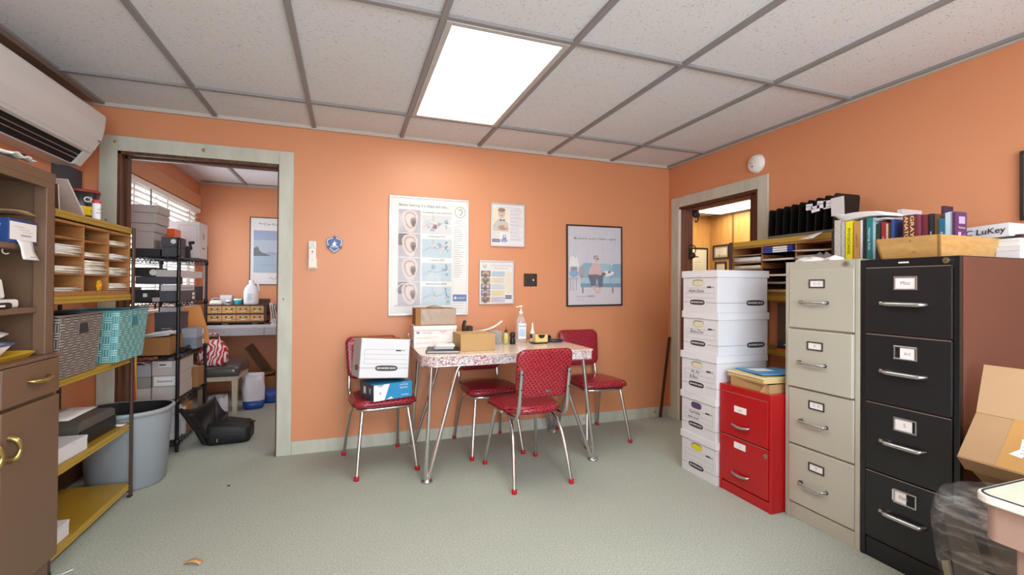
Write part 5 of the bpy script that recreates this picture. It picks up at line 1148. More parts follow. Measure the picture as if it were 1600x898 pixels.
for i, (lab, m) in enumerate((('pale booklet nearest the card-file cabinet on the far counter', PAPER), ('grey booklet, second from the card-file cabinet', mat('booklet_grey', '#a7a3b0', .5)), ('mauve booklet, third from the card-file cabinet', mat('booklet_mauve', '#8b8496', .5)), ('white booklet, last of the leaning row on the far counter', mat('booklet_white', '#d9d6da', .5)))):
    t = thing('booklet', lab, 'booklet', (-.745 + .020 * i, 5.62, zc + .0015), rot=(0, rad(-8), 0), group=g); b = MB(); h = .22 - .012 * i
    b.box(-.005, .005, -.09, .09, .001, h, m, .001); b.build('cover', t); b = MB(); b.box(-.0035, .0035, -.0912, -.0902, .004, h - .004, PAPER2); b.build('page_edge', t)
papers('stack of white papers on the far counter beside the doorway edge', -.76, -.60, 5.46, 5.58, zc, 14, .0036, None, .05, [PAPER, WG])
# picture on the far wall
def art_lake(b, o, w, h):
    L = -w / 2
    b.rect(L + .04, .14, w / 2 - .04, h - .15, o, U, V, mat('lake_sky', '#8fa9cc', .6), .0005); b.rect(L + .04, .32, w / 2 - .04, h - .26, o, U, V, mat('lake_haze', '#b0c2d6', .6), .0008)
    b.flat([(L + .04, .33), (L + .04, .42), (L + .08, .44), (L + .11, .38), (L + .16, .36), (L + .22, .335)], o, U, V, mat('lake_headland', '#3d4b66', .6), .0012)
    b.flat([(L + .12, .345), (L + .2, .385), (L + .28, .37), (L + .36, .41), (L + .45, .38), (w / 2 - .04, .39), (w / 2 - .04, .335)], o, U, V, mat('lake_hills', '#8fa5c2', .6), .001)
    b.rect(L + .04, .14, w / 2 - .04, .335, o, U, V, mat('lake_water', '#9db8d0', .6), .0011); b.rect(L + .12, .225, w / 2 - .04, .232, o, U, V, mat('lake_ripple', '#7d98ba', .6), .0014)
    for i in range(26): b.oval(L + .09 + .014 * i + .01 * random.random(), h - .085 + .02 * random.random(), .007, .005, o, U, V, INK if i % 3 else TEXTG, .0012, 7)
    b.tube([(L + .2 + .02 * i, o[1] - .001, .075 + .014 * math.sin(i * 1.9)) for i in range(16)], .0022, INK, 5)
YW = Y2
framed('landscape_poster', 'white-edged poster of a misty blue lake on the far wall', -1.065, -.50, 1.20, 1.975, .008, FRAMEB, art_lake, depth=.012)
# ------------------------------------------------------------------ far room: bench, bags and floor things
LEA = mat('dark_grey_vinyl', '#4c4a48', .3, 0, .1, 6, coat=.2); CRM = mat('chipped_cream_paint', '#b9b39c', .45, 0, .25, 18)
t = thing('bench', 'cream metal bench with dark grey padded top in the far room', 'bench', (-1.12, 4.98, 0), rad(0))
b = MB(); r = rrect(.44, .50, .05, 6); b.loft([ring(r, z, s) for z, s in ((.395, .96), (.40, .99), (.42, 1.), (.455, 1.), (.475, .97), (.483, .88), (.488, .5))], LEA); b.build('cushion', t)
b = MB(); b.box(-.20, .20, -.235, -.205, .355, .394, CRM, .003); b.box(-.20, .20, .205, .235, .355, .394, CRM, .003); b.box(-.20, -.17, -.2, .2, .355, .394, CRM); b.box(.17, .20, -.2, .2, .355, .394, CRM); b.build('frame', t)
for sx in (-1, 1):
    for sy in (-1, 1):
        b = MB(); b.loft([[(sx * .185 + a * k, sy * .22 + c * k, z) for a, c in ((-.02, -.016), (.02, -.016), (.02, .016), (-.02, .016))] for z, k in ((0, .75), (.394, 1.15))], CRM, False); b.build('leg', t)
_k = NT('red_white_print_cloth'); _w = _k.n('ShaderNodeTexWave', Scale=9., Distortion=14., Detail=2.); _k.l(_k.obj(), _w.inputs['Vector']); _k.l(_k.ramp(_w.outputs['Fac'], [(.5, '#b01c2c'), (.62, '#e8dada')]), _k.b.inputs['Base Color']); _k.b.inputs['Roughness'].default_value = .6; RWC = _k.m
t = thing('tote_bag', 'red and white patterned cloth bag slumped on the bench', 'bag', (-1.12, 4.83, .489))
b = MB(); rings = []
for z, s, k in ((0, .75, 0), (.03, .98, .004), (.08, 1., .01), (.14, .9, .02), (.19, .7, .03), (.22, .35, .035)): rings.append([(x * s * (1 + .08 * math.sin(i * 1.7 + z * 40)), y * s * (1 + .06 * math.cos(i * 2.3 + z * 30)) + k, z) for i, (x, y) in enumerate(rrect(.22, .16, .06, 6))])
b.loft(rings, RWC); b.build('body', t)
b = MB(); b.tube(smooth_path([(-.05, .02, .20), (-.03, 0, .27), (.03, 0, .27), (.05, .02, .20)]), .006, RWC, 6); b.build('strap', t)
FAB = mat('black_nylon', '#141416', .55, 0, .25, 12, .3, 300)
t = thing('duffel_bag', 'black soft duffel bag flopped on the carpet in the far room', 'bag', (-.83, 4.20, 0), 0)
b = MB(); rings = []
for z, k in ((.0, .93), (.015, .985), (.07, 1.), (.125, .985), (.152, .93), (.16, .80)):
    rings.append([(x * k - .02, y * k * (1 - .10 * (x > 0)), z * (1 - .25 * max(0, x) / .16) * (1 + .03 * math.sin(i * 1.9))) for i, (x, y) in enumerate(rrect(.30, .27, .05, 6))])
b.loft(rings, FAB); b.build('body', t)
def quadsheet(A, B, C, D, amp, fr): # A,B along the top, D,C along the bottom
    A, B, C, D = map(Vector, (A, B, C, D))
    return lambda p, q: tuple((A * (1 - p) + B * p) * (1 - q) + (D * (1 - p) + C * p) * q + Vector((.3, -1, .2)) * amp * math.sin(PI * p) * math.sin(fr * q + 3 * p) + Vector((0, 0, -.035)) * math.sin(PI * p) * (1 - q))
b = MB(); b.sheet(quadsheet((-.255, -.33, .335), (-.135, .03, .335), (-.10, -.10, .03), (-.185, -.06, .012), .02, 9), 16, 12, .010, FAB)
b.sheet(quadsheet((-.135, .03, .335), (-.05, .05, .20), (.0, -.10, .06), (-.11, -.10, .02), .02, 7), 10, 12, .010, FAB)
b.sheet(quadsheet((-.255, -.33, .335), (-.215, -.22, .29), (-.13, -.10, .05), (-.185, -.10, .012), .012, 5), 8, 10, .014, FAB); b.build('open_end', t, label='slack open end of the black bag')
b = MB(); b.tube(smooth_path([(-.15, -.132, .07), (-.05, -.138, .078), (.05, -.128, .072), (.12, -.09, .066)]), .004, mat('dark_zip', '#2b2b2e', .4), 6); b.box(.10, .15, -.01, .015, .125, .131, FAB); b.build('zip', t)
b = MB(); b.tube([(-.08, -.134, .05), (-.078, -.148, .03)], .004, NICKEL, 6); b.build('zip_pull', t, label='silver zip pull')
b = MB(); b.tube(smooth_path([(-.255, -.335, .33), (-.23, -.26, .24), (-.19, -.17, .12), (-.16, -.12, .02)]), .014, FAB, 8); b.build('strap', t)
def bag(label, loc, w, d, h, cm, bm, rz):
    t = thing('shopping_bag', label, 'bag', loc, rz); n = 24
    def rr(z, s, c): return [(w / 2 * s * math.copysign(abs(math.cos(a)) ** .6, math.cos(a)) * (1 + c * math.sin(3 * a + z * 20)), d / 2 * s * math.copysign(abs(math.sin(a)) ** .6, math.sin(a)) * (1 + c * math.cos(4 * a + z * 15)), z) for a in [2 * PI * k / n for k in range(n)]]
    b = MB(); b.loft([rr(0, .8, .02), rr(.02, .92, .03), rr(h * .25, .95, .04)], bm, True); b.build('base_panel', t, label='blue lower panel')
    b = MB(); b.loft([rr(h * .25, .95, .04), rr(h * .6, 1., .08), rr(h * .85, .95, .12), rr(h, .8, .2), rr(h * .9, .6, .1), rr(h * .6, .5, .05)], cm, True, False); b.build('body', t); return t
BW = mat('white_plastic_bag', '#d9dae4', .4); BB = mat('blue_plastic_bag', '#1d4a9a', .4)
bag('white and blue plastic bag standing on the carpet beside the bench', (-.865, 5.22, 0), .20, .20, .33, BW, BB, rad(10))
bag('small white and blue plastic bag under the bench', (-1.10, 4.93, 0), .15, .14, .20, BW, BB, rad(-20))
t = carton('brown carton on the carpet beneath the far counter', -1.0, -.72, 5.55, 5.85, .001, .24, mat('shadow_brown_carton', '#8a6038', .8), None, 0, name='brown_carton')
b = MB(); b.box(-.13, .12, -.16, .16, .241, .243, CARD, rot=(rad(-3), rad(-10), 0)); b.build('flap', t)
b = MB(); b.box(-.045, .045, -.014, .014, 0, .62, wood('rough_brown_board', '#5a3d28', '#7a563a', (9, 9, .8), .7), .002); b.box(-.05, -.042, -.016, .016, 0, .62, CARD)
solo('wooden_plank', b, 'brown wooden plank leaning diagonally under the far counter', 'plank', (-.70, 5.90, .008), rot=(rad(-6), rad(-34), 0))
t = bag('crumpled blue plastic bag on the carpet under the counter near the plank', (-.745, 5.42, 0), .17, .15, .13, BB, BB, 0)

# ------------------------------------------------------------------ side room seen through the right doorway
def diploma(label, w, h, loc, rz, matc):
    t = thing('framed_diploma', label, 'picture', loc, rz, 'framed certificates in the side room')
    b = MB(); f = .022
    for a in ((-w / 2, w / 2, 0, f), (-w / 2, w / 2, h - f, h), (-w / 2, -w / 2 + f, f, h - f), (w / 2 - f, w / 2, f, h - f)): b.box(a[0], a[1], -.02, 0, a[2], a[3], FRAMEB, .002)
    b.build('frame', t)
    b = MB(); b.box(-w / 2 + f * .5, w / 2 - f * .5, -.010, -.001, f * .5, h - f * .5, matc); o = (0, -.010, 0); k = .16 * w
    b.rect(-w / 2 + k, k, w / 2 - k, h - k, o, U, V, PAPER2)
    for i in range(7): b.rect(-w * .22 + .02 * (i % 2), h * (.32 + .055 * i), w * .22 - .02 * (i % 3), h * (.325 + .055 * i), o, U, V, TEXTG, .001)
    b.oval(-w * .1, h * .22, w * .07, w * .07, o, U, V, mat('gold_seal', '#b3a276', .5), .001); b.build('certificate', t); return t
diploma('large framed certificate on the left wall seen through the right doorway', .49, .655, (5.10, Y3, 1.18), 0, mat('certificate_cream', '#e5dcc0', .6))
diploma('upper of two small framed certificates on the yellow panelled wall', .33, .215, (X3, 5.755, 1.655), rad(-90), mat('mat_grey', '#b8b2aa', .6))
diploma('lower of two small framed certificates on the yellow panelled wall', .23, .25, (X3, 5.76, 1.36), rad(-90), mat('mat_grey_violet', '#b3abab', .6))
IRON = mat('rusty_iron', '#4e4541', .5, .6, .2, 40)
t = thing('iron_pulley', 'rusty iron pulley hook high on the red-brown door jamb', 'hook', (XR + .128, D2b - .022, 1.875))
b = MB(); b.lathe([(.012, -.012), (.034, -.010), (.026, 0), (.034, .010), (.012, .012)], (0, 0, 0), IRON, 20); b.build('wheel', t, (.012, -.03, 0), rot=(rad(90), 0, 0))
b = MB(); b.tube(smooth_path([(.0, -.0, .03), (.012, -.03, .03), (.03, -.035, -.02), (.03, -.03, -.06), (.012, -.03, -.075), (.002, -.03, -.06)]), .006, IRON, 8); b.build('hook', t)
t = thing('iron_latch', 'black iron latch with curled hook on the red-brown door jamb', 'latch', (XR + .10, D2b - .022, 1.515))
b = MB(); b.box(-.02, .02, -.006, 0, -.05, .05, IRON, .002); b.lathe([(0, -.03), (.024, -.02), (.03, 0), (.024, .02), (0, .03)], (0, -.03, -.02), IRON, 14); b.build('plate', t)
b = MB(); b.tube(smooth_path([(-.03, -.01, .065), (.0, -.02, .075), (.03, -.03, .06), (.035, -.03, .02), (.015, -.03, -.01), (.03, -.035, -.03), (.06, -.035, -.03)]), .005, IRON, 8); b.build('hook', t)
# ------------------------------------------------------------------ right-hand row (fronts face -X)
UN, U, V = (0, -1, 0), (1, 0, 0), (0, 0, 1)     # UN reads left-to-right on faces that look towards -X
SLOT = mat('label_holder_dark', '#4b4b4e', .35, .6)
def pull(b, y, z, w, m, base):
    """bar pull on a -X face at x=0 (local), with end bosses"""
    b.tube(smooth_path([(0, y - w / 2, z), (-.018, y - w / 2 + .003, z), (-.026, y - w / 2 + .016, z), (-.026, y + w / 2 - .016, z), (-.018, y + w / 2 - .003, z), (0, y + w / 2, z)]), .0062, m, 8)
    for s in (-1, 1): b.cyl((-.0005, y + s * w / 2, z), (-.004, y + s * w / 2, z), .009, base, 12)
def holder(b, y, z, w, h, m, card, o, txt=None, rt=0., cx=0, cut=1.):
    f = .006
    for a in ((y - w / 2, y + w / 2, z, z + f), (y - w / 2, y + w / 2, z + h - f, z + h), (y - w / 2, y - w / 2 + f, z + f, z + h - f), (y + w / 2 - f, y + w / 2, z + f, z + h - f)): b.box(o[0] - .005, o[0], a[0], a[1], a[2], a[3], m, .001)
    b.rect(-y - w / 2 + f, z + f, -y + w / 2 - f, z + h - f, o, UN, V, DARK, .0005)
    k = w / 2 - f; b.rect(-y - k + cx, z + f, -y - k + cx + 2 * k * cut, z + h - f, o, UN, V, card, .0012)
    if txt: b.text(txt, -y + cx * .5, z + h / 2, h * .38, o, UN, V, TEXTG, .0018, rot=rt)
def file_cabinet(name, label, xf, y0, y1, H, depth, body, front, seams, hold, pulls, gap, side=None, lock=None, base=.085, inset=.022):
    cx, cy = xf + depth / 2, (y0 + y1) / 2; t = thing(name, label, 'filing cabinet', (cx, cy, 0)); hx, hy = depth / 2, (y1 - y0) / 2
    b = MB(); b.box(-hx + .012, hx, -hy, hy, .0, H - .001, side or body, .003); b.box(-hx, -hx + .02, -hy, -hy + inset, .0, H, body, .003); b.box(-hx, -hx + .02, hy - inset, hy, .0, H, body, .003)
    b.box(-hx, -hx + .02, -hy + inset, hy - inset, H - .045, H, body, .002); b.box(-hx + .004, -hx + .02, -hy + inset, hy - inset, 0, base - .004, body, .002); b.box(-hx, hx, -hy, hy, H - .001, H + .001, body)
    b.build('case', t)
    zs = list(seams)
    for i in range(len(zs) - 1):
        z0, z1 = zs[i + 1] + gap, zs[i] - gap
        b = MB(); b.box(-hx - .004, -hx + .04, -hy + inset + .002, hy - inset - .002, z0, z1, front, .004); d = b.build('drawer', t)
        if name == 'filing_cabinet' and 'putty' in label and i == 1: d.location.x = -.012
        b = MB(); hold(b, i, z0, z1, (-hx - .004, 0, 0)); b.build('label_holder', d)
        if side:
            b = MB(); b.rect(-.160, z1 - .0015, .160, z1 + .0012, (-hx - .004, 0, 0), UN, V, EDGE, .0008); b.build('worn_edge', d)
        b = MB(); pulls(b, i, z0, z1); b.build('handle', d, (-hx - .004, 0, 0))
    if lock:
        b = MB(); b.cyl((-hx - .001, lock[0] - cy, lock[1]), (-hx - .009, lock[0] - cy, lock[1]), .012, NICKEL, 18); b.cyl((-hx - .009, lock[0] - cy, lock[1]), (-hx - .011, lock[0] - cy, lock[1]), .008, BRASS, 14); b.build('lock', t)
    return t
BLK = mat('black_enamel', '#19191c', .28, 0, .1, 30); BLKF = mat('black_enamel_front', '#1d1d20', .36, 0, .15, 40); MAR = mat('wall_reflection_side', '#5a3a32', .34, 0, .05, 5)  # brown side colour paints in the orange wall's reflection
EDGE = mat('worn_metal_edge', '#a8a29c', .35, .6)
def bh(b, i, z0, z1, o):
    holder(b, .0, z1 - .098, .088, .058, NICKEL, PAPER, o, ('Misc', 'a-c', 'S', 'files')[i], 0, (.0, .018, -.004, -.012)[i], (1., .72, .9, .72)[i])
def bp(b, i, z0, z1):
    b.box(-.012, 0, .085, .099, z1 - .164, z1 - .150, NICKEL, .002)
    b.tube(smooth_path([(0, .075, z1 - .158), (-.016, .070, z1 - .158), (-.026, .055, z1 - .158), (-.026, -.05, z1 - .158), (-.018, -.068, z1 - .158), (0, -.073, z1 - .158)]), .0098, NICKEL, 8)
file_cabinet('filing_cabinet', 'tall black four-drawer filing cabinet at the right', 2.205, 1.118, 1.492, 1.330, .60, BLK, BLKF, (1.297, 1.002, .698, .392, .092), bh, bp, .003, MAR, (1.160, 1.314), .09)
b = MB(); b.box(2.2042, 2.2048, 1.295, 1.335, 1.310, 1.316, PAPER); b_badge = b
b_badge.build('maker_badge', bpy.data.objects['filing_cabinet']).matrix_parent_inverse = Matrix.Translation((-(2.205 + .30), -(1.118 + 1.492) / 2, 0))
BEI = mat('putty_enamel', '#b1b0a3', .38, 0, .03, 4); BEF = mat('putty_enamel_front', '#b5b4a8', .4, 0, .03, 4)
def gh(b, i, z0, z1, o): holder(b, .012, (1.203, .891, .592, .280)[i], .084, .043, SLOT, PAPER, o, ('A - C', 'D', 'E - G', 'H')[i], (0, 0, 0, .3)[i])
def gp(b, i, z0, z1):
    z = (1.130, .822, .520, .203)[i]; pull(b, .026, z, .135, NICKEL, SLOT)
    b.box(-.012, 0, .088, .104, z - .008, z + .008, SLOT, .002); 
file_cabinet('filing_cabinet', 'putty-coloured four-drawer filing cabinet between the red and black cabinets', 2.205, 1.496, 1.886, 1.338, .55, BEI, BEF, (1.300, .992, .686, .386, .080), gh, gp, .004, None, (1.555, 1.318), .08)
RED = mat('red_enamel', '#b00d14', .3, 0, .04, 4, coat=.2); REDS = mat('red_enamel_side', '#a80e15', .35, 0, .04, 4)
def rh(b, i, z0, z1, o): b.rect(-.022 - .045, (.497, .290)[i] - .012, -.022 + .045 - .005 * i, (.497, .290)[i] + .024, o, UN, V, PAPER, .001); b.text(('tests', 'A')[i], -.022, (.497, .29)[i] + .004, .014, o, UN, V, TEXTG, .0016)
def rp(b, i, z0, z1):
    z = (.410, .135)[i]; b.tube(smooth_path([(0, .075, z + .004), (-.014, .068, z + .003), (-.020, .03, z - .002), (-.020, .0, z - .002), (-.014, -.038, z + .003), (0, -.045, z + .006)]), [.004 + .004 * math.sin(PI * k / 25) for k in range(26)], NICKEL, 8)
t = file_cabinet('filing_cabinet', 'low red two-drawer filing cabinet', 2.112, 1.892, 2.258, .628, .385, RED, RED, (.595, .338, .062), rh, rp, .003, REDS, (1.920, .300), .06, .014)

# ------------------------------------------------------------------ white file boxes
LIDW = mat('file_box_lid', '#dfe1e7', .55, 0, .02, 4); HAND = mat('marker_grey', '#5b5c62', .7)
def fbox(label, z, words, hole, dx=0., dy=0., rz=0., h=.2615):
    t = thing('file_box', label, 'box', (2.295 + dx, 2.425 + dy, z), rz, 'white file boxes stacked beside the red cabinet'); hx, hy = .198, .156
    b = MB(); b.box(-hx, hx, -hy, hy, 0, h - .002, WHITEBOX, .0015)
    o = (-hx, 0, 0)
    b.rect(-hy, .058, -.102, .061, o, UN, V, LINE); b.rect(.062, .058, hy, .061, o, UN, V, LINE); banker_logo(b, -.02, .0595, .135, .028, o, UN, V)
    for zz in (.088, .118, .150): b.rect(-.125, zz, .132, zz + .0014, o, UN, V, LINE)
    for yy in (-.125, .1306): b.rect(yy, .088, yy + .0014, .150, o, UN, V, LINE)
    b.rect(.068, .152, .105, .161, o, UN, V, OVAL); b.rect(.110, .154, .128, .159, o, UN, V, LINE)
    for k, (s, zz, sz) in enumerate(words): b.text(s, -.03 - .012 * k, zz, sz, o, UN, V, HAND, .0012, shear=.15)
    o = (0, -hy, 0); b.rect(-hx, .058, .018, .061, o, U, V, LINE); b.rect(.185, .058, hx, .061, o, U, V, LINE); banker_logo(b, .10, .0595, .145, .030, o, U, V)
    b.build('body', t)
    b = MB(); b.oval(-.015, .184, .047, .020, (-hx, 0, 0), UN, V, DARK, .0006, 24, 3.4); b.oval(-.013, .1825, .045, .0175, (-hx, 0, 0), UN, V, hole, .0012, 24, 3.4); b.build('hand_hole', t)
    b = MB(); k = .0075; b.box(-hx - k, hx + k, -hy - k, hy + k, h - .008, h, LIDW, .002)
    for a in ((-hx - k, -hx - k + .004, -hy - k, hy + k), (hx + k - .004, hx + k, -hy - k, hy + k), (-hx - k + .004, hx + k - .004, -hy - k, -hy - k + .004), (-hx - k + .004, hx + k - .004, hy + k - .004, hy + k)): b.box(a[0], a[1], a[2], a[3], h - .044, h - .008, LIDW, .0015)
    b.rect(-hy - k + .012, h - .043, -hy - k + .0135, h - .006, (-hx - k, 0, 0), UN, V, LINE); b.rect(-.02, h - .040, .03, h - .0385, (-hx - k, 0, 0), UN, V, LINE)
    b.build('lid', t); return t
HC = mat('manila_in_hole', '#d9d2b4', .7)
fbox('bottom white file box of the stack, bright yellow showing in its hand hole', .0005, (), mat('yellow_in_hole', '#e3d311', .5))
fbox('white file box second from the bottom of the stack, purple showing in its hand hole', .2625, (('Paid Bills', .137, .028), ('misc cards', .104, .024)), mat('purple_in_hole', '#5a3f72', .6), .0, .003, rad(-.8))
fbox('white file box in the middle of the stack, marked in two lines', .5245, (('AL As', .139, .03), ('B-Boo', .105, .03)), HC, -.004, .0, rad(.8))
fbox('white file box second from the top of the stack, marked in one line', .7865, (('Boo-Dav', .134, .034),), HC, .006, -.002, rad(.5))
fbox('topmost white file box of the stack', 1.0485, (('Abbit-Davis', .132, .03),), HC, .004, .0, rad(-.4))

# ------------------------------------------------------------------ on the red cabinet
t = thing('cardboard_tray', 'shallow kraft cardboard tray on the red cabinet', 'box', (2.30, 2.06, .6295), rad(0))
b = MB(); w, d, h = .165, .135, .048
b.box(-w, w, -d, d, 0, .003, CARD); b.box(-w, -w + .003, -d, d, .003, h, CARD); b.box(w - .003, w, -d, d, .003, h, CARD); b.box(-w + .003, w - .003, -d, -d + .003, .003, h, CARD); b.box(-w + .003, w - .003, d - .003, d, .003, h, CARD); b.build('body', t)
b = MB(); b.flat([(0, 0), (.05, 0), (.025, .045)], (-w - .004, -d + .05, .0), UN, V, CARD, .001); b.prism([(0, 0), (.055, 0), (.03, .05)], (-w - .012, -d + .052, .001), (.3, -1, 0), V, .002, CARD); b.build('corner_flap', t)
MAN = mat('manila_folder', '#dcc48a', .7)
t = thing('folder_stack', 'stack of manila folders on the cardboard tray', 'folders', (2.275, 2.085, .6805), rad(-6), rot=(rad(-.6), 0, rad(-6)))
for i in range(9):
    b = MB(); dx = random.uniform(-.006, .006); b.box(-.150 + dx, .14 + dx, -.165 + random.uniform(-.004, .004), .125, i * .0037, i * .0037 + .0031, MAN if i != 7 else PAPER); b.build('folder', t)
t = thing('blue_folder', 'blue folder with a white label on top of the manila folders', 'folder', (2.29, 2.07, .7175), rot=(rad(-2), 0, rad(-14)))
b = MB(); b.box(-.13, .14, -.135, .13, 0, .006, mat('folder_blue', '#4f93c6', .5), .001); b.rect(-.095, -.085, .02, .03, (0, 0, .006), (0, -1, 0), (1, 0, 0), PAPER, .0008); b.build('cover', t)
b = MB(); b.sheet(lambda p, q: (.10 + .06 * p, -.13 + .10 * q, .008 + .07 * p * p + .01 * math.sin(q * 4)), 6, 5, .003, mat('folder_blue', '#4f93c6', .5)); b.build('curled_tab', t)
# ------------------------------------------------------------------ right pigeonhole rack
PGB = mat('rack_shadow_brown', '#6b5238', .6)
pigeon('birch pigeonhole rack on the right shelf unit, half hidden by the filing cabinets', 2.602, 2.80, 1.905, 2.676, 1.1545, 1.4905, (2.414, 2.160), (1.223, 1.275, 1.327, 1.378, 1.430), -1, PGB)
g = 'papers in the right pigeonhole rack'
for lab, y0, y1, z, n, th, ms in (('thick white papers in the far column of the right rack', 2.425, 2.66, 1.3825, 7, .0042, [PAPER]), ('cream papers in the far column of the right rack, under the thick white ones', 2.425, 2.66, 1.3315, 6, .004, [PAPER2, PAPER]),
                                ('thin papers in the middle column of the right rack, second row', 2.175, 2.405, 1.3825, 4, .003, [PAPER]), ('papers in the middle column of the right rack, two rows lower', 2.175, 2.405, 1.2795, 4, .003, [PAPER, PAPER2]), ('grey papers low in the middle column of the right rack', 2.175, 2.405, 1.2275, 5, .003, [mat('grey_sheet', '#bdbab8', .7)]), ('yellowish papers at the bottom of the middle column of the right rack', 2.175, 2.405, 1.176, 5, .0034, [mat('yellow_sheet', '#d8c37c', .7)]),
                                ('papers in the near column of the right rack, second row', 1.92, 2.15, 1.3825, 5, .0036, [PAPER, mat('grey_sheet', '#bdbab8', .7)])):
    papers(lab, 2.588, 2.79, y0, y1, z, n, th, g, .04, ms)
t = thing('blue_booklets', 'three blue booklets with a white band in the top middle slot of the right rack', 'booklets', (2.70, 2.290, 1.4335))
NB = mat('cobalt_cover', '#1f3f9a', .4)
for i in range(3): b = MB(); b.box(-.098, .09, -.112, .112, i * .0135, i * .0135 + .0115, NB, .001); b.rect(-.034, i * .0135 + .0008, .074, i * .0135 + .0110, (-.098, 0, 0), UN, V, PAPER); b.build('booklet', t)
b = MB(); b.sheet(lambda p, q: (2.545 + .20 * p, 1.93 + .20 * q, 1.436 + .004 + .010 * q - .02 * (1 - p)), 5, 5, .004, PAPER); solo('envelope', b, 'white envelope sliding out of the near top slot of the right rack', 'envelope')
b = MB(); b.sheet(lambda p, q: (2.570 - .03 * q + .05 * p * (1 - q), 1.955 + .10 * p + .035 * q, 1.5285 - .034 * q), 3, 5, .0012, PAPER); solo('note_paper', b, 'white note hanging over the edge of the right shelf unit', 'paper')
# things on lower levels of the right shelf unit, seen through the gap
t = thing('mottled_board', 'grey mottled board standing on the right shelf unit behind the white boxes', 'board', (2.74, 2.24, .8025)); b = MB(); b.box(-.01, .01, -.16, .16, 0, .30, mat('mottled_grey_board', '#6f6862', .6, 0, .2, 10), .002); b.build('board_face', t)
b = MB(); b.box(-.0115, -.01, -.16, .16, 0, .012, DARK); b.build('bottom_edge', t)
t = thing('desk_tray', 'dark tray on the right shelf unit in the gap beside the white boxes', 'tray', (2.665, 2.21, .8025)); b = MB(); b.box(-.06, .06, -.08, .08, .02, .06, mat('dark_blue_grey', '#3d4450', .5), .006); b.rect(-.03, .038, .03, .044, (-.06, 0, 0), UN, V, PAPER); b.build('body', t)
b = MB(); b.box(-.065, .06, -.085, .085, 0, .012, mat('orange_tray', '#cf6a34', .5), .003); b.build('base', t)
b = MB(); b.sheet(lambda p, q: (2.60 + .05 * p, 2.09 + .05 * q, .8045 + .10 * q + .02 * math.sin(p * 4)), 5, 6, .0015, mat('plastic_wrapper', '#e3e3ea', .2)); solo('plastic_scrap', b, 'crumpled clear wrapper on the right shelf unit beside the putty cabinet', 'wrapper')
# black step file holder on top
BF = mat('black_file_metal', '#121214', .4, 0, .05)
t = thing('file_sorter', 'black metal file sorter with stepped dividers on the right shelf unit', 'file sorter', (2.700, 2.135, 1.5265))
b = MB(); b.box(-.10, .105, -.225, .225, .0, .016, mat('sorter_base_grey', '#5b5654', .4), .003); b.build('base', t)
nd = 9
for i in range(nd):
    y = .222 - .055 * i; h = .162 + .004 * i
    b = MB(); b.prism([(-.095, 0), (.10, 0), (.105, h), (.095, h + .012), (-.085, h + .012), (-.098, h + .002)], (0, y, .016), (1, -.03, 0), (0, -.06, 1), -.0025, BF); b.build('divider', t)
LBL = mat('label_paper', '#e2e2ec', .7)
for i, (y0, z, w, h, s, r) in enumerate(((2.062, 1.672, .042, .036, 'BILLS', .05), (2.020, 1.655, .052, .036, 'TO DO', -.22), (1.985, 1.672, .055, .042, 'ORDERS', .2), (1.940, 1.664, .062, .046, 'TO CALL', -.05))):
    b = MB(); b.box(-.0015, .0, -w / 2, w / 2, 0, h, LBL); b.text(s, 0, h * .6, h * .3, (-.0015, 0, 0), UN, V, INK, .0006, width=w * .8)
    if i in (0, 3): b.text('today', 0, h * .22, h * .24, (-.0015, 0, 0), UN, V, INK, .0006)
    b.build('paper_label', t, (-.1015, y0 - 2.135, z - 1.5265), rot=(r * .5, 0, 0), label=('small white label on a middle divider of the file sorter', 'tilted white label on a middle divider', 'white label raised on a near divider', 'large two-line label on a near divider')[i])
b = MB(); b.box(2.592, 2.595, 1.83, 1.905, 1.615, 1.718, mat('grey_note', '#d6d3d6', .8), rot=(rad(-2), 0, 0)); o_ = b.build('memo_sheet', t, (-2.700, -2.135 + .016, -1.5265), label='greyish memo sheet clipped at the near end')
# shelf-end papers: spiral books and a rolled rag on the putty cabinet
SP = mat('speckled_binding', '#bcbcba', .6, 0, .6, 90)
g = 'books standing along the two tall filing cabinets'
def book(label, y, w, x0, d, h, m, z=1.332, tilt=0., title=None, tm=None, rot=None, page=PAPER2, group=g, ts=.5):
    """upright book, spine facing -X; y is the centre of the spine"""
    t = thing('book', label, 'book', (x0, y, z), rot=rot or (rad(tilt), 0, 0), group=group)
    b = MB(); c = .0022
    b.box(0, c * 1.3, -w / 2, w / 2, 0.0008, h, m, .001); b.box(c, d, -w / 2, -w / 2 + c, 0.0008, h, m); b.box(c, d, w / 2 - c, w / 2, 0.0008, h, m)
    if title: b.text(title, h * .52, 0, w * ts, (0, 0, 0), (0, 0, -1) if False else (0, 0, 1), (0, 1, 0), tm or PAPER, .0012) if False else b.text(title, -h * .50, 0, w * ts, (0, 0, 0), (0, 0, -1), (0, -1, 0), tm or PAPER, .0012, width=min(h * .72, len(title) * w * ts * .62))
    b.build('cover', t)
    b = MB(); b.box(c * 1.4, d - .004, -w / 2 + c, w / 2 - c, .004, h - .004, page); b.build('page_block', t); return t
def bk(hexc, r=.4): return mat('book_' + hexc.strip('#'), hexc, r, 0, .06, 20)
zb = 1.3395
book('speckled grey spiral-bound book, tallest at the left of the row on the putty cabinet', 1.722, .032, 2.37, .20, .215, SP, zb)
book('second speckled grey bound book beside the tall one', 1.694, .016, 2.37, .20, .205, SP, zb)
book('bright yellow paperback with black lettering on the putty cabinet', 1.663, .034, 2.37, .15, .203, bk('#e8dc1e'), zb, 0, 'PHYSICIANS', INK, ts=.62)
book('tan hardback beside the bright yellow paperback', 1.624, .030, 2.37, .16, .197, bk('#bf9352'), zb, 0, 'AUDIOLOGY', mat('brown_ink', '#6b4a22', .6), ts=.4)
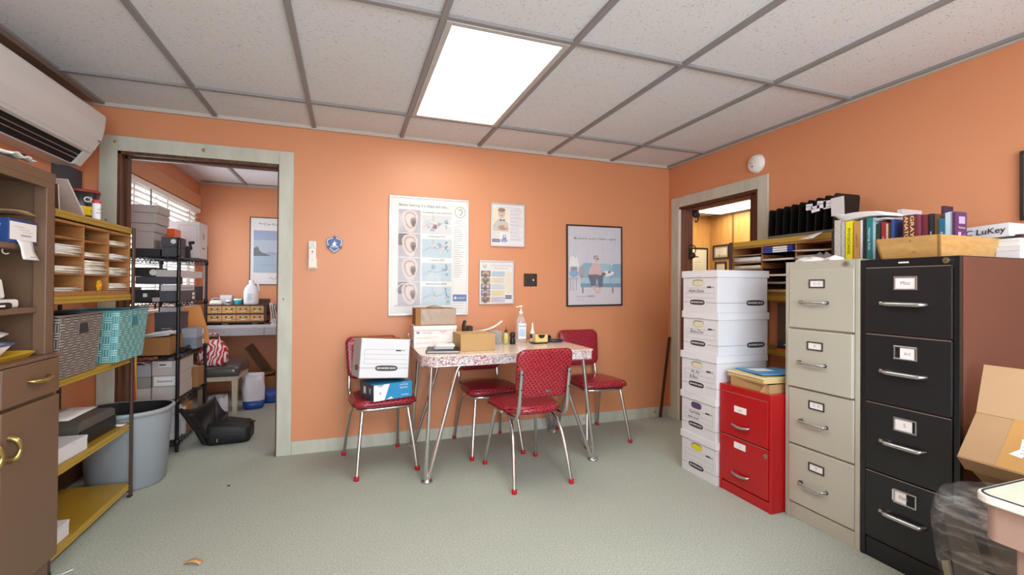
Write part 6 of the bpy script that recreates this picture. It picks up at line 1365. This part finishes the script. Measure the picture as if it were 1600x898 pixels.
book('thin white-edged book next to the tan hardback', 1.6025, .008, 2.37, .17, .200, bk('#d9dbe3'), zb)
book('black book just right of the tan hardback', 1.588, .017, 2.375, .16, .204, bk('#1d2230'), zb)
book('teal book with white lettering near the joint of the two tall cabinets', 1.563, .026, 2.37, .16, .206, bk('#157f8a'), zb, 0, 'Hearing Aids', PAPER, ts=.55)
book('pale blue slim book beside the teal one', 1.542, .012, 2.37, .16, .203, bk('#9fc9dc'), zb)
book('dark green paperback with a patterned spine', 1.5225, .018, 2.37, .16, .172, bk('#20352e'), zb, 0, 'Noise', mat('olive_gilt', '#a3a46a', .6))
zb = 1.332
book('crimson paperback with a white title', 1.5000, .019, 2.37, .16, .178, bk('#a01c2e'), 1.3395, 0, 'Otology', PAPER)
book('slim cream paperback beside the crimson one', 1.4835, .010, 2.37, .16, .176, bk('#cdb79a'), zb)
book('slim brown book between the cream and blue paperbacks', 1.4725, .010, 2.37, .16, .176, bk('#43302c'), zb)
book('royal blue paperback beside the slim brown book', 1.4585, .015, 2.37, .16, .192, bk('#31509c'), zb)
book('white ring binder standing tall behind the royal blue paperback', 1.592, .027, 2.64, .15, .268, bk('#dcdde2'), 1.3395)
zb = 1.3402
ana = book('maroon anatomy hardback, the thickest book in the wooden tray', 1.376, .052, 2.345, .18, .191, bk('#6b211f'), zb, 0, None)
for nm, tx, cy, wd in (('title', "GRAY'S", .011, .118), ('subtitle', 'ANATOMY', -.012, .145)):
    b = MB(); b.text(tx, -.186 + wd / 2, cy, .0215, (0, 0, 0), (0, 0, -1), (0, -1, 0), mat('pale_gilt', '#e4d2a0', .5), .0016, width=wd, fat=.02); b.build(nm, ana)
book('pinkish-purple hardback just right of the anatomy book in the tray', 1.3440, .013, 2.35, .17, .189, bk('#7d3a55'), zb)
book('plain maroon hardback in the wooden tray', 1.3270, .019, 2.36, .17, .186, bk('#6e2430'), zb)
book('dark indigo book standing tallest in the wooden tray', 1.353, .010, 2.535, .07, .240, bk('#3d2140'), zb)
book('black book with a white lettered spine in the wooden tray', 1.3070, .018, 2.37, .17, .188, bk('#24242b'), zb, 0, 'SPEECH', PAPER)
book('brown hardback beside the black lettered book', 1.2880, .017, 2.375, .17, .184, bk('#6a4a2c'), zb)
book('blue-green book with white lettering in the wooden tray', 1.2670, .022, 2.37, .10, .162, bk('#1c6a8c'), zb, 0, 'Balance', PAPER)
book('first of three slim pale blue books in the wooden tray', 1.2505, .009, 2.37, .085, .184, bk('#b9dcec'), zb)
book('second of three slim pale blue books in the wooden tray', 1.2415, .008, 2.37, .08, .186, bk('#cfe4ee'), zb)
book('third of three slim pale blue books, next to the purple book', 1.2330, .0075, 2.37, .07, .186, bk('#a9d2e6'), zb)
t = book('purple workbook at the right end of the wooden tray, its cover facing out', 1.2215, .012, 2.365, .075, .184, bk('#55285a'), zb)
b = MB(); o = (0, -.0062, 0)
b.rect(.02, .135, .062, .165, o, U, V, mat('lilac_print', '#b9a4c6', .5)); b.rect(.015, .05, .035, .10, o, U, V, mat('lilac_print', '#b9a4c6', .5)); b.text('Workbook', .040, .118, .010, o, U, V, PAPER); b.flat([(.042, .08), (.062, .10), (.058, .06)], o, U, V, mat('plum_print', '#8d4f86', .5)); b.build('cover_print', t)
# papers laid along the tops of the books
b = MB()
for i in range(6): b.sheet(lambda p, q: (2.37 + .17 * p, 1.475 + .225 * (1 - q) + .01 * i, 1.5475 + .0045 * i + .010 * math.sin(PI * q) + (.020 * max(0, .3 - q) * 3 * (i / 6))), 3, 10, .0036, PAPER)
solo('paper_stack', b, 'long sheaf of white papers lying along the tops of the books', 'paper')
b = MB(); b.sheet(lambda p, q: (2.36 + .15 * p, 1.47 + .065 * q, 1.536 + .003 * math.sin(q * 4)), 3, 6, .008, mat('grey_white_booklet', '#c9cac8', .6)); solo('booklet', b, 'grey-white booklet lying on the low books under the sheaf of papers', 'booklet', (0, 0, -.006))
b = MB(); b.box(2.42, 2.52, 1.68, 1.72, 1.5565, 1.5725, mat('amber_pack', '#d59a22', .5), .003); solo('amber_packet', b, 'small amber packet behind the sheaf of papers', 'packet')
def rag(name, label, cat, loc, w, d, h, m, seed):
    rnd = random.Random(seed); ph = [rnd.uniform(0, 6) for _ in range(6)]
    b = MB(); n = 26; rings = []
    for z, s in ((0, .95), (.15, 1.), (.45, .92), (.75, .7), (1., .3)):
        rings.append([(w / 2 * s * math.cos(a) * (1 + .14 * math.sin(3 * a + ph[0] + z * 4) + .08 * math.sin(7 * a + ph[1])), d / 2 * s * math.sin(a) * (1 + .14 * math.cos(4 * a + ph[2]) + .06 * math.sin(9 * a + ph[3])), h * z * (1 + .25 * math.sin(2 * a + ph[4]) * z)) for a in [2 * PI * k / n for k in range(n)]])
    b.loft(rings, m); return solo(name, b, label, cat, loc)
rag('grey_rag', 'crumpled grey cloth on top of the putty cabinet', 'cloth', (2.35, 1.785, 1.3395), .10, .09, .045, mat('grey_cloth', '#7c736d', .9, 0, .3, 30), 3)
rag('crumpled_paper', 'crumpled white tissue on the front of the putty cabinet top', 'tissue', (2.275, 1.80, 1.3395), .10, .15, .022, PAPER, 5)
rag('crumpled_paper', 'second crumpled white tissue nearer the yellow paperback', 'tissue', (2.27, 1.665, 1.3395), .09, .10, .022, PAPER, 9)
# wooden tray on the black cabinet
PINE = wood('clear_pine', '#b98d52', '#cca568', (3, 3, 9), .5)
t = thing('wooden_tray', 'slope-sided pine tray on the front of the black cabinet', 'tray', (2.43, 1.318, 1.3315))
ox, oy, bx_, by_, h = .210, .124, .185, .112, .090
def trap(p0, p1, p2, p3, n):
    b = MB(); n = Vector(n) * .009; P = [Vector(p) for p in (p0, p1, p2, p3)]; Q = [p + n for p in P]; b.geo([tuple(p) for p in P + Q], [(0, 1, 2, 3), (7, 6, 5, 4), (0, 4, 5, 1), (1, 5, 6, 2), (2, 6, 7, 3), (3, 7, 4, 0)], PINE); return b
A = [(-bx_, -by_, 0), (bx_, -by_, 0), (bx_, by_, 0), (-bx_, by_, 0)]; B = [(-ox, -oy, h), (ox, -oy, h), (ox, oy, h), (-ox, oy, h)]
for i, nn in enumerate(((0, 1, 0), (-1, 0, 0), (0, -1, 0), (1, 0, 0))):
    b = trap(A[i], A[(i + 1) % 4], B[(i + 1) % 4], B[i], nn)
    if i == 3:
        for zz in (.025, .07): b.oval(.03, zz, .006, .004, (-.187 - .28 * zz, 0, 0), UN, (-.28, 0, 1), KNOT, .004)
    b.build('side_board', t)
b = MB(); b.box(-bx_, bx_, -by_, by_, .0005, .007, PINE); b.build('bottom_board', t)
# boxes at the far right on the black cabinet
def wb(label, x0, x1, y0, y1, z, h, rz, m, deco=None, rot=None):
    t = thing('white_carton', label, 'box', ((x0 + x1) / 2, (y0 + y1) / 2, z), rz, None, rot); w, d = x1 - x0, y1 - y0
    b = MB(); b.box(-w / 2, w / 2, -d / 2, d / 2, 0, h * .97, m, .0015)
    if deco: deco(b, w, d, h)
    b.build('body', t); b = MB(); k = .0015; b.box(-w / 2 - k, w / 2 + k, -d / 2 - k, d / 2 + k, h * .62, h, m, .0015); b.build('lid', t); return t

def luk(b, w, d, h): b.text('C LuKey', .012, h * .5, h * .62, (-w / 2 - .0016, 0, 0), UN, V, INK, .0012, width=d * .74, shear=.1, fat=.008)
wb('flat white carton at the bottom of the pile on the back of the black cabinet', 2.62, 2.815, 1.125, 1.33, 1.3315, .052, 0, WHITEBOX)
wb('white hinged case in the middle of the pile on the back of the black cabinet', 2.625, 2.81, 1.13, 1.325, 1.3845, .034, rad(1), mat('pearl_white', '#dfe3e6', .35), lambda b, w, d, h: b.tube([(-w / 2 - .002, .02, h * .9), (-w / 2 - .008, .022, h * .6), (-w / 2 - .004, .03, h * .3)], .003, G1, 6))
wb('topmost white carton, marked in large black letters, on the back of the black cabinet', 2.60, 2.78, 1.150, 1.335, 1.4225, .056, rad(0), WHITEBOX, luk, (rad(-3), 0, 0))
t = thing('leather_wallet', 'dark brown wallet tucked beside the white cartons on the black cabinet', 'wallet', (2.705, 1.1355, 1.4195)); b = MB(); b.box(-.075, .075, -.013, .011, 0, .014, mat('dark_brown_leather', '#3a2522', .4), .003); b.build('body', t)

# ------------------------------------------------------------------ right foreground: desk, carton, clear bag
PINK = mat('dusty_pink_enamel', '#a3877b', .42, 0, .04, 3)
t = thing('desk', 'dusty pink metal desk with a pale rounded top at the right edge', 'desk', (1.95, .10, 0))
dx0, dx1, dy0, dy1 = 1.400 - 1.95, 2.50 - 1.95, -.75 - .10, .690 - .10
cx, cy, w, d = (dx0 + dx1) / 2, (dy0 + dy1) / 2, dx1 - dx0, dy1 - dy0; r = rrect(w, d, .035, 8, cx, cy)
b = MB(); b.loft([ring(r, z, 1 + k, cx, cy) for z, k in ((.700, -.004), (.703, .0), (.716, .0), (.7195, -.002))], mat('desk_edge_white', '#e3e1dc', .4), False); b.build('top_edge', t, label='white rubber edge strip')
b = MB(); b.loft([ring(r, .7197, .985, cx, cy), ring(r, .7205, .984, cx, cy)], mat('desk_top_pale_green', '#bec6b6', .3), False); q = ring(r, .7192, .990, cx, cy); b.tube(q + q[:1], .0028, INK, 6, False); b.build('top', t, label='pale green-white top with a thin black line')
b = MB(); r2 = rrect(w - .03, d - .03, .028, 8, cx, cy); b.loft([ring(r2, .615, 1, cx, cy), ring(r2, .700, 1, cx, cy)], PINK, False); b.build('apron', t)
b = MB(); b.box(dx0 + .06, dx0 + .50, dy0 + .04, dy1 - .055, .0, .615, PINK, .006); b.build('pedestal', t)
b = MB(); b.box(dx1 - .45, dx1 - .05, dy0 + .04, dy1 - .055, 0, .615, PINK, .006); b.build('pedestal', t)
def corr(name, label, loc, rot, w, d, h, m, deco=None, flaps=True):
    t = thing(name, label, 'box', loc, rot=rot); b = MB(); b.box(-w / 2, w / 2, -d / 2, d / 2, 0, h, m, .002)
    if deco: deco(b, w, d, h)
    b.build('body', t); return t
def tapedeco(b, w, d, h): pass
KR = mat('tan_corrugated', '#a98a66', .8, 0, .05, 4)
# tilted carton: its taped lid slopes down to the viewer, one flap stands open behind
th = math.atan2(.15, .115)
t = thing('cardboard_carton', 'big tan cardboard carton tilted forward behind the pink desk, its flap open', 'box', (2.075, .90, .600), rot=(0, -th, 0))
L = .185
b = MB(); b.box(0, L, -.19, .162, -.36, 0, KR, .002); b.rect(.0, -.13, L, .055, (0, 0, 0), (1, 0, 0), (0, 1, 0), TAPE, .0008); b.geo([(.05, .0, .0016), (.12, -.03, .0016), (.125, -.012, .0016), (.105, .0, .0016), (.12, .016, .0016), (.08, .012, .0016), (.055, .034, .0016)], [(0, 1, 2, 3, 4, 5, 6)], PAPER)
for i in range(4): b.rect(.065 + .012 * i, -.012, .068 + .012 * i, .008, (0, 0, .001), (1, 0, 0), (0, 1, 0), G1, .0012)
b.build('body', t)
b = MB(); b.box(0, .18, -.19, .162, -.004, 0, mat('tan_flap_inside', '#bb9b77', .85, 0, .04, 4), .001); b.build('flap', t, (L, 0, 0), rot=(0, rad(-22), 0))
b = MB(); b.box(0, .07, -.19, .162, -.004, 0, KR, .001); b.build('front_flap', t, (0, 0, -.001), rot=(0, rad(100), 0))
_k = NT('clear_poly_film'); _tr = _k.n('ShaderNodeBsdfTransparent'); _tr.inputs[0].default_value = (.95, .95, .95, 1)
_n = _k.noise(_k.mapped((3, 3, 26), (.15, .1, 0)), 1.6, 5, .6); _n2 = _k.noise(_k.obj(), 11, 4, .6)
_h = _k.math('ADD', _k.math('MULTIPLY', _n, .75), _k.math('MULTIPLY', _n2, .3))
_fac = _k.n('ShaderNodeMapRange'); _k.l(_h, _fac.inputs[0])
for _i, _v in ((1, .50), (2, .70), (3, .07), (4, .48)): _fac.inputs[_i].default_value = _v
_k.b.inputs['Base Color'].default_value = lin('#d5d5d2'); _k.b.inputs['Roughness'].default_value = .12; _k.bump(_h, .9, .02)
_mx = _k.n('ShaderNodeMixShader'); _k.l(_fac.outputs[0], _mx.inputs[0]); _k.l(_tr.outputs[0], _mx.inputs[1]); _k.l(_k.b.outputs[0], _mx.inputs[2]); _k.l(_mx.outputs[0], _k.out.inputs[0]); BGM = _k.m
t = thing('poly_bag', 'large clear plastic bag of dark packing stuffed between the desk and the black cabinet', 'bag', (2.0, .905, 0))
def bagring(z, sx, sy, ph, amp=.03, ox=0, oy=0, n=40): return [(ox + sx * math.copysign(abs(math.cos(a)) ** .75, math.cos(a)) * (1 + amp * math.sin(6 * a + ph) + amp * .5 * math.sin(13 * a + ph * 2)), oy + sy * math.copysign(abs(math.sin(a)) ** .75, math.sin(a)) * (1 + amp * math.cos(5 * a + ph)), z) for a in [2 * PI * k / n for k in range(n)]]
PKM = mat('dark_packing', '#4a4744', .55, 0, .2, 8)
b = MB(); b.prism([(-.115, .455), (-.05, .475), (.09, .0), (-.04, .0)], (-.085, 0, .002), UN, V, -.05, PKM); b.prism([(-.06, .40), (.09, .44), (.115, .0), (.0, .0)], (-.03, 0, .002), UN, V, -.08, mat('grey_packing_film', '#75726c', .35, 0, .2, 8)); b.build('packing', t, label='dark grey folded packing inside')
b = MB(); b.prism([(-.118, .27), (-.098, .28), (-.05, .05), (-.068, .04)], (-.088, 0, .002), UN, V, -.012, mat('olive_strip', '#8d8a72', .6)); b.build('paper_strip', t, label='olive paper strip showing through the film')
b = MB(); b.loft([bagring(z, sx, sy, z * 9, am, ox, oy) for z, sx, sy, am, ox, oy in ((.0, .085, .095, .02, .05, .0), (.02, .108, .118, .03, .05, .0), (.15, .125, .13, .03, .03, .01), (.30, .147, .137, .035, .0, .01), (.42, .16, .135, .04, -.01, .02), (.48, .155, .125, .05, -.02, .02), (.52, .13, .11, .08, -.02, .02), (.535, .09, .08, .10, .0, .02))], BGM, True, True); b.build('film', t)
# ------------------------------------------------------------------ light
def area(name, loc, rot, sx, sy, watts, col=(1, 1, 1)):
    l = bpy.data.lights.new(name, 'AREA'); l.shape = 'RECTANGLE'; l.size = sx; l.size_y = sy; l.energy = watts; l.color = col
    o = bpy.data.objects.new(name, l); COL.objects.link(o); o.location = loc; o.rotation_euler = rot; return o
COOL_FILL = (.94, .975, 1)
for i, (x, y) in enumerate(((GX + 2.5 * T, -.5), (GX + 2.5 * T, -1.75), (GX + .5 * T, -.9), (GX + 4.5 * T, -.9))):
    area('fill_behind_viewer', (x, y, ZC - .02), (0, 0, 0), .56, 1.16, 31, COOL_FILL)  # unseen panels added behind the view to light the room
area('rear_window_uplight', ((RWa + RWb) / 2, YR + .03, (RWz0 + RWz1) / 2), (rad(128), 0, 0), 2.6, 1.35, 110, (.80, .91, 1))  # daylight panel tilted up and cooled, added to brighten the ceiling
area('fill_far_room', (.45, 4.9, ZC - .02), (0, 0, 0), .56, 1.16, 13, COOL_FILL)  # fill added overhead, hidden from view by the wall
area('daylight_far_window', (XL + .09, 5.0, 1.5), (0, rad(-90), 0), .9, 1.6, 9, (.94, .97, 1))
area('fill_side_room', (4.2, 3.2, ZC - .02), (0, 0, 0), .56, 1.16, 8, COOL_FILL)  # pair of fills added to brighten the side room
area('fill_side_room', (4.3, 4.9, ZC - .02), (0, 0, 0), 1.16, .56, 3, COOL_FILL)
w = bpy.data.worlds.new('sky'); SC.world = w; w.use_nodes = True
w.node_tree.nodes['Background'].inputs[0].default_value = (.93, .97, 1, 1); w.node_tree.nodes['Background'].inputs[1].default_value = 2.6

# ------------------------------------------------------------------ camera (wide lens, almost level)
yaw, pit, rol = .348858, math.radians(.38644), math.radians(.41953)
c, s = math.cos(yaw), math.sin(yaw)
f = Vector((s * math.cos(pit), c * math.cos(pit), math.sin(pit))); r = Vector((c, -s, 0)); u = r.cross(f)
r2 = r * math.cos(rol) + u * math.sin(rol); u2 = -r * math.sin(rol) + u * math.cos(rol)
cam = bpy.data.cameras.new('camera'); cam.sensor_width = 36.; cam.sensor_fit = 'HORIZONTAL'; cam.lens = 735.0746 * 36 / 1600
cam.shift_x = -(812.2318 - 800) / 1600; cam.shift_y = (443.2774 - 449) / 1600; cam.clip_start = .02; cam.clip_end = 60
co = bpy.data.objects.new('camera', cam); COL.objects.link(co)
M = Matrix((r2, u2, -f)).transposed().to_4x4(); M.translation = Vector((0, 0, 1.1972)); co.matrix_world = M
SC.camera = co
SC.view_settings.view_transform = 'Standard'; SC.view_settings.look = 'None'; SC.view_settings.exposure = .24; SC.view_settings.gamma = 1.; SC.view_settings.use_curve_mapping = False
try:
    SC.cycles.use_denoising = True; SC.cycles.max_bounces = 10; SC.cycles.diffuse_bounces = 5; SC.cycles.transparent_max_bounces = 16; SC.cycles.caustics_reflective = False; SC.cycles.caustics_refractive = False; SC.cycles.sample_clamp_indirect = 6.
except Exception: pass
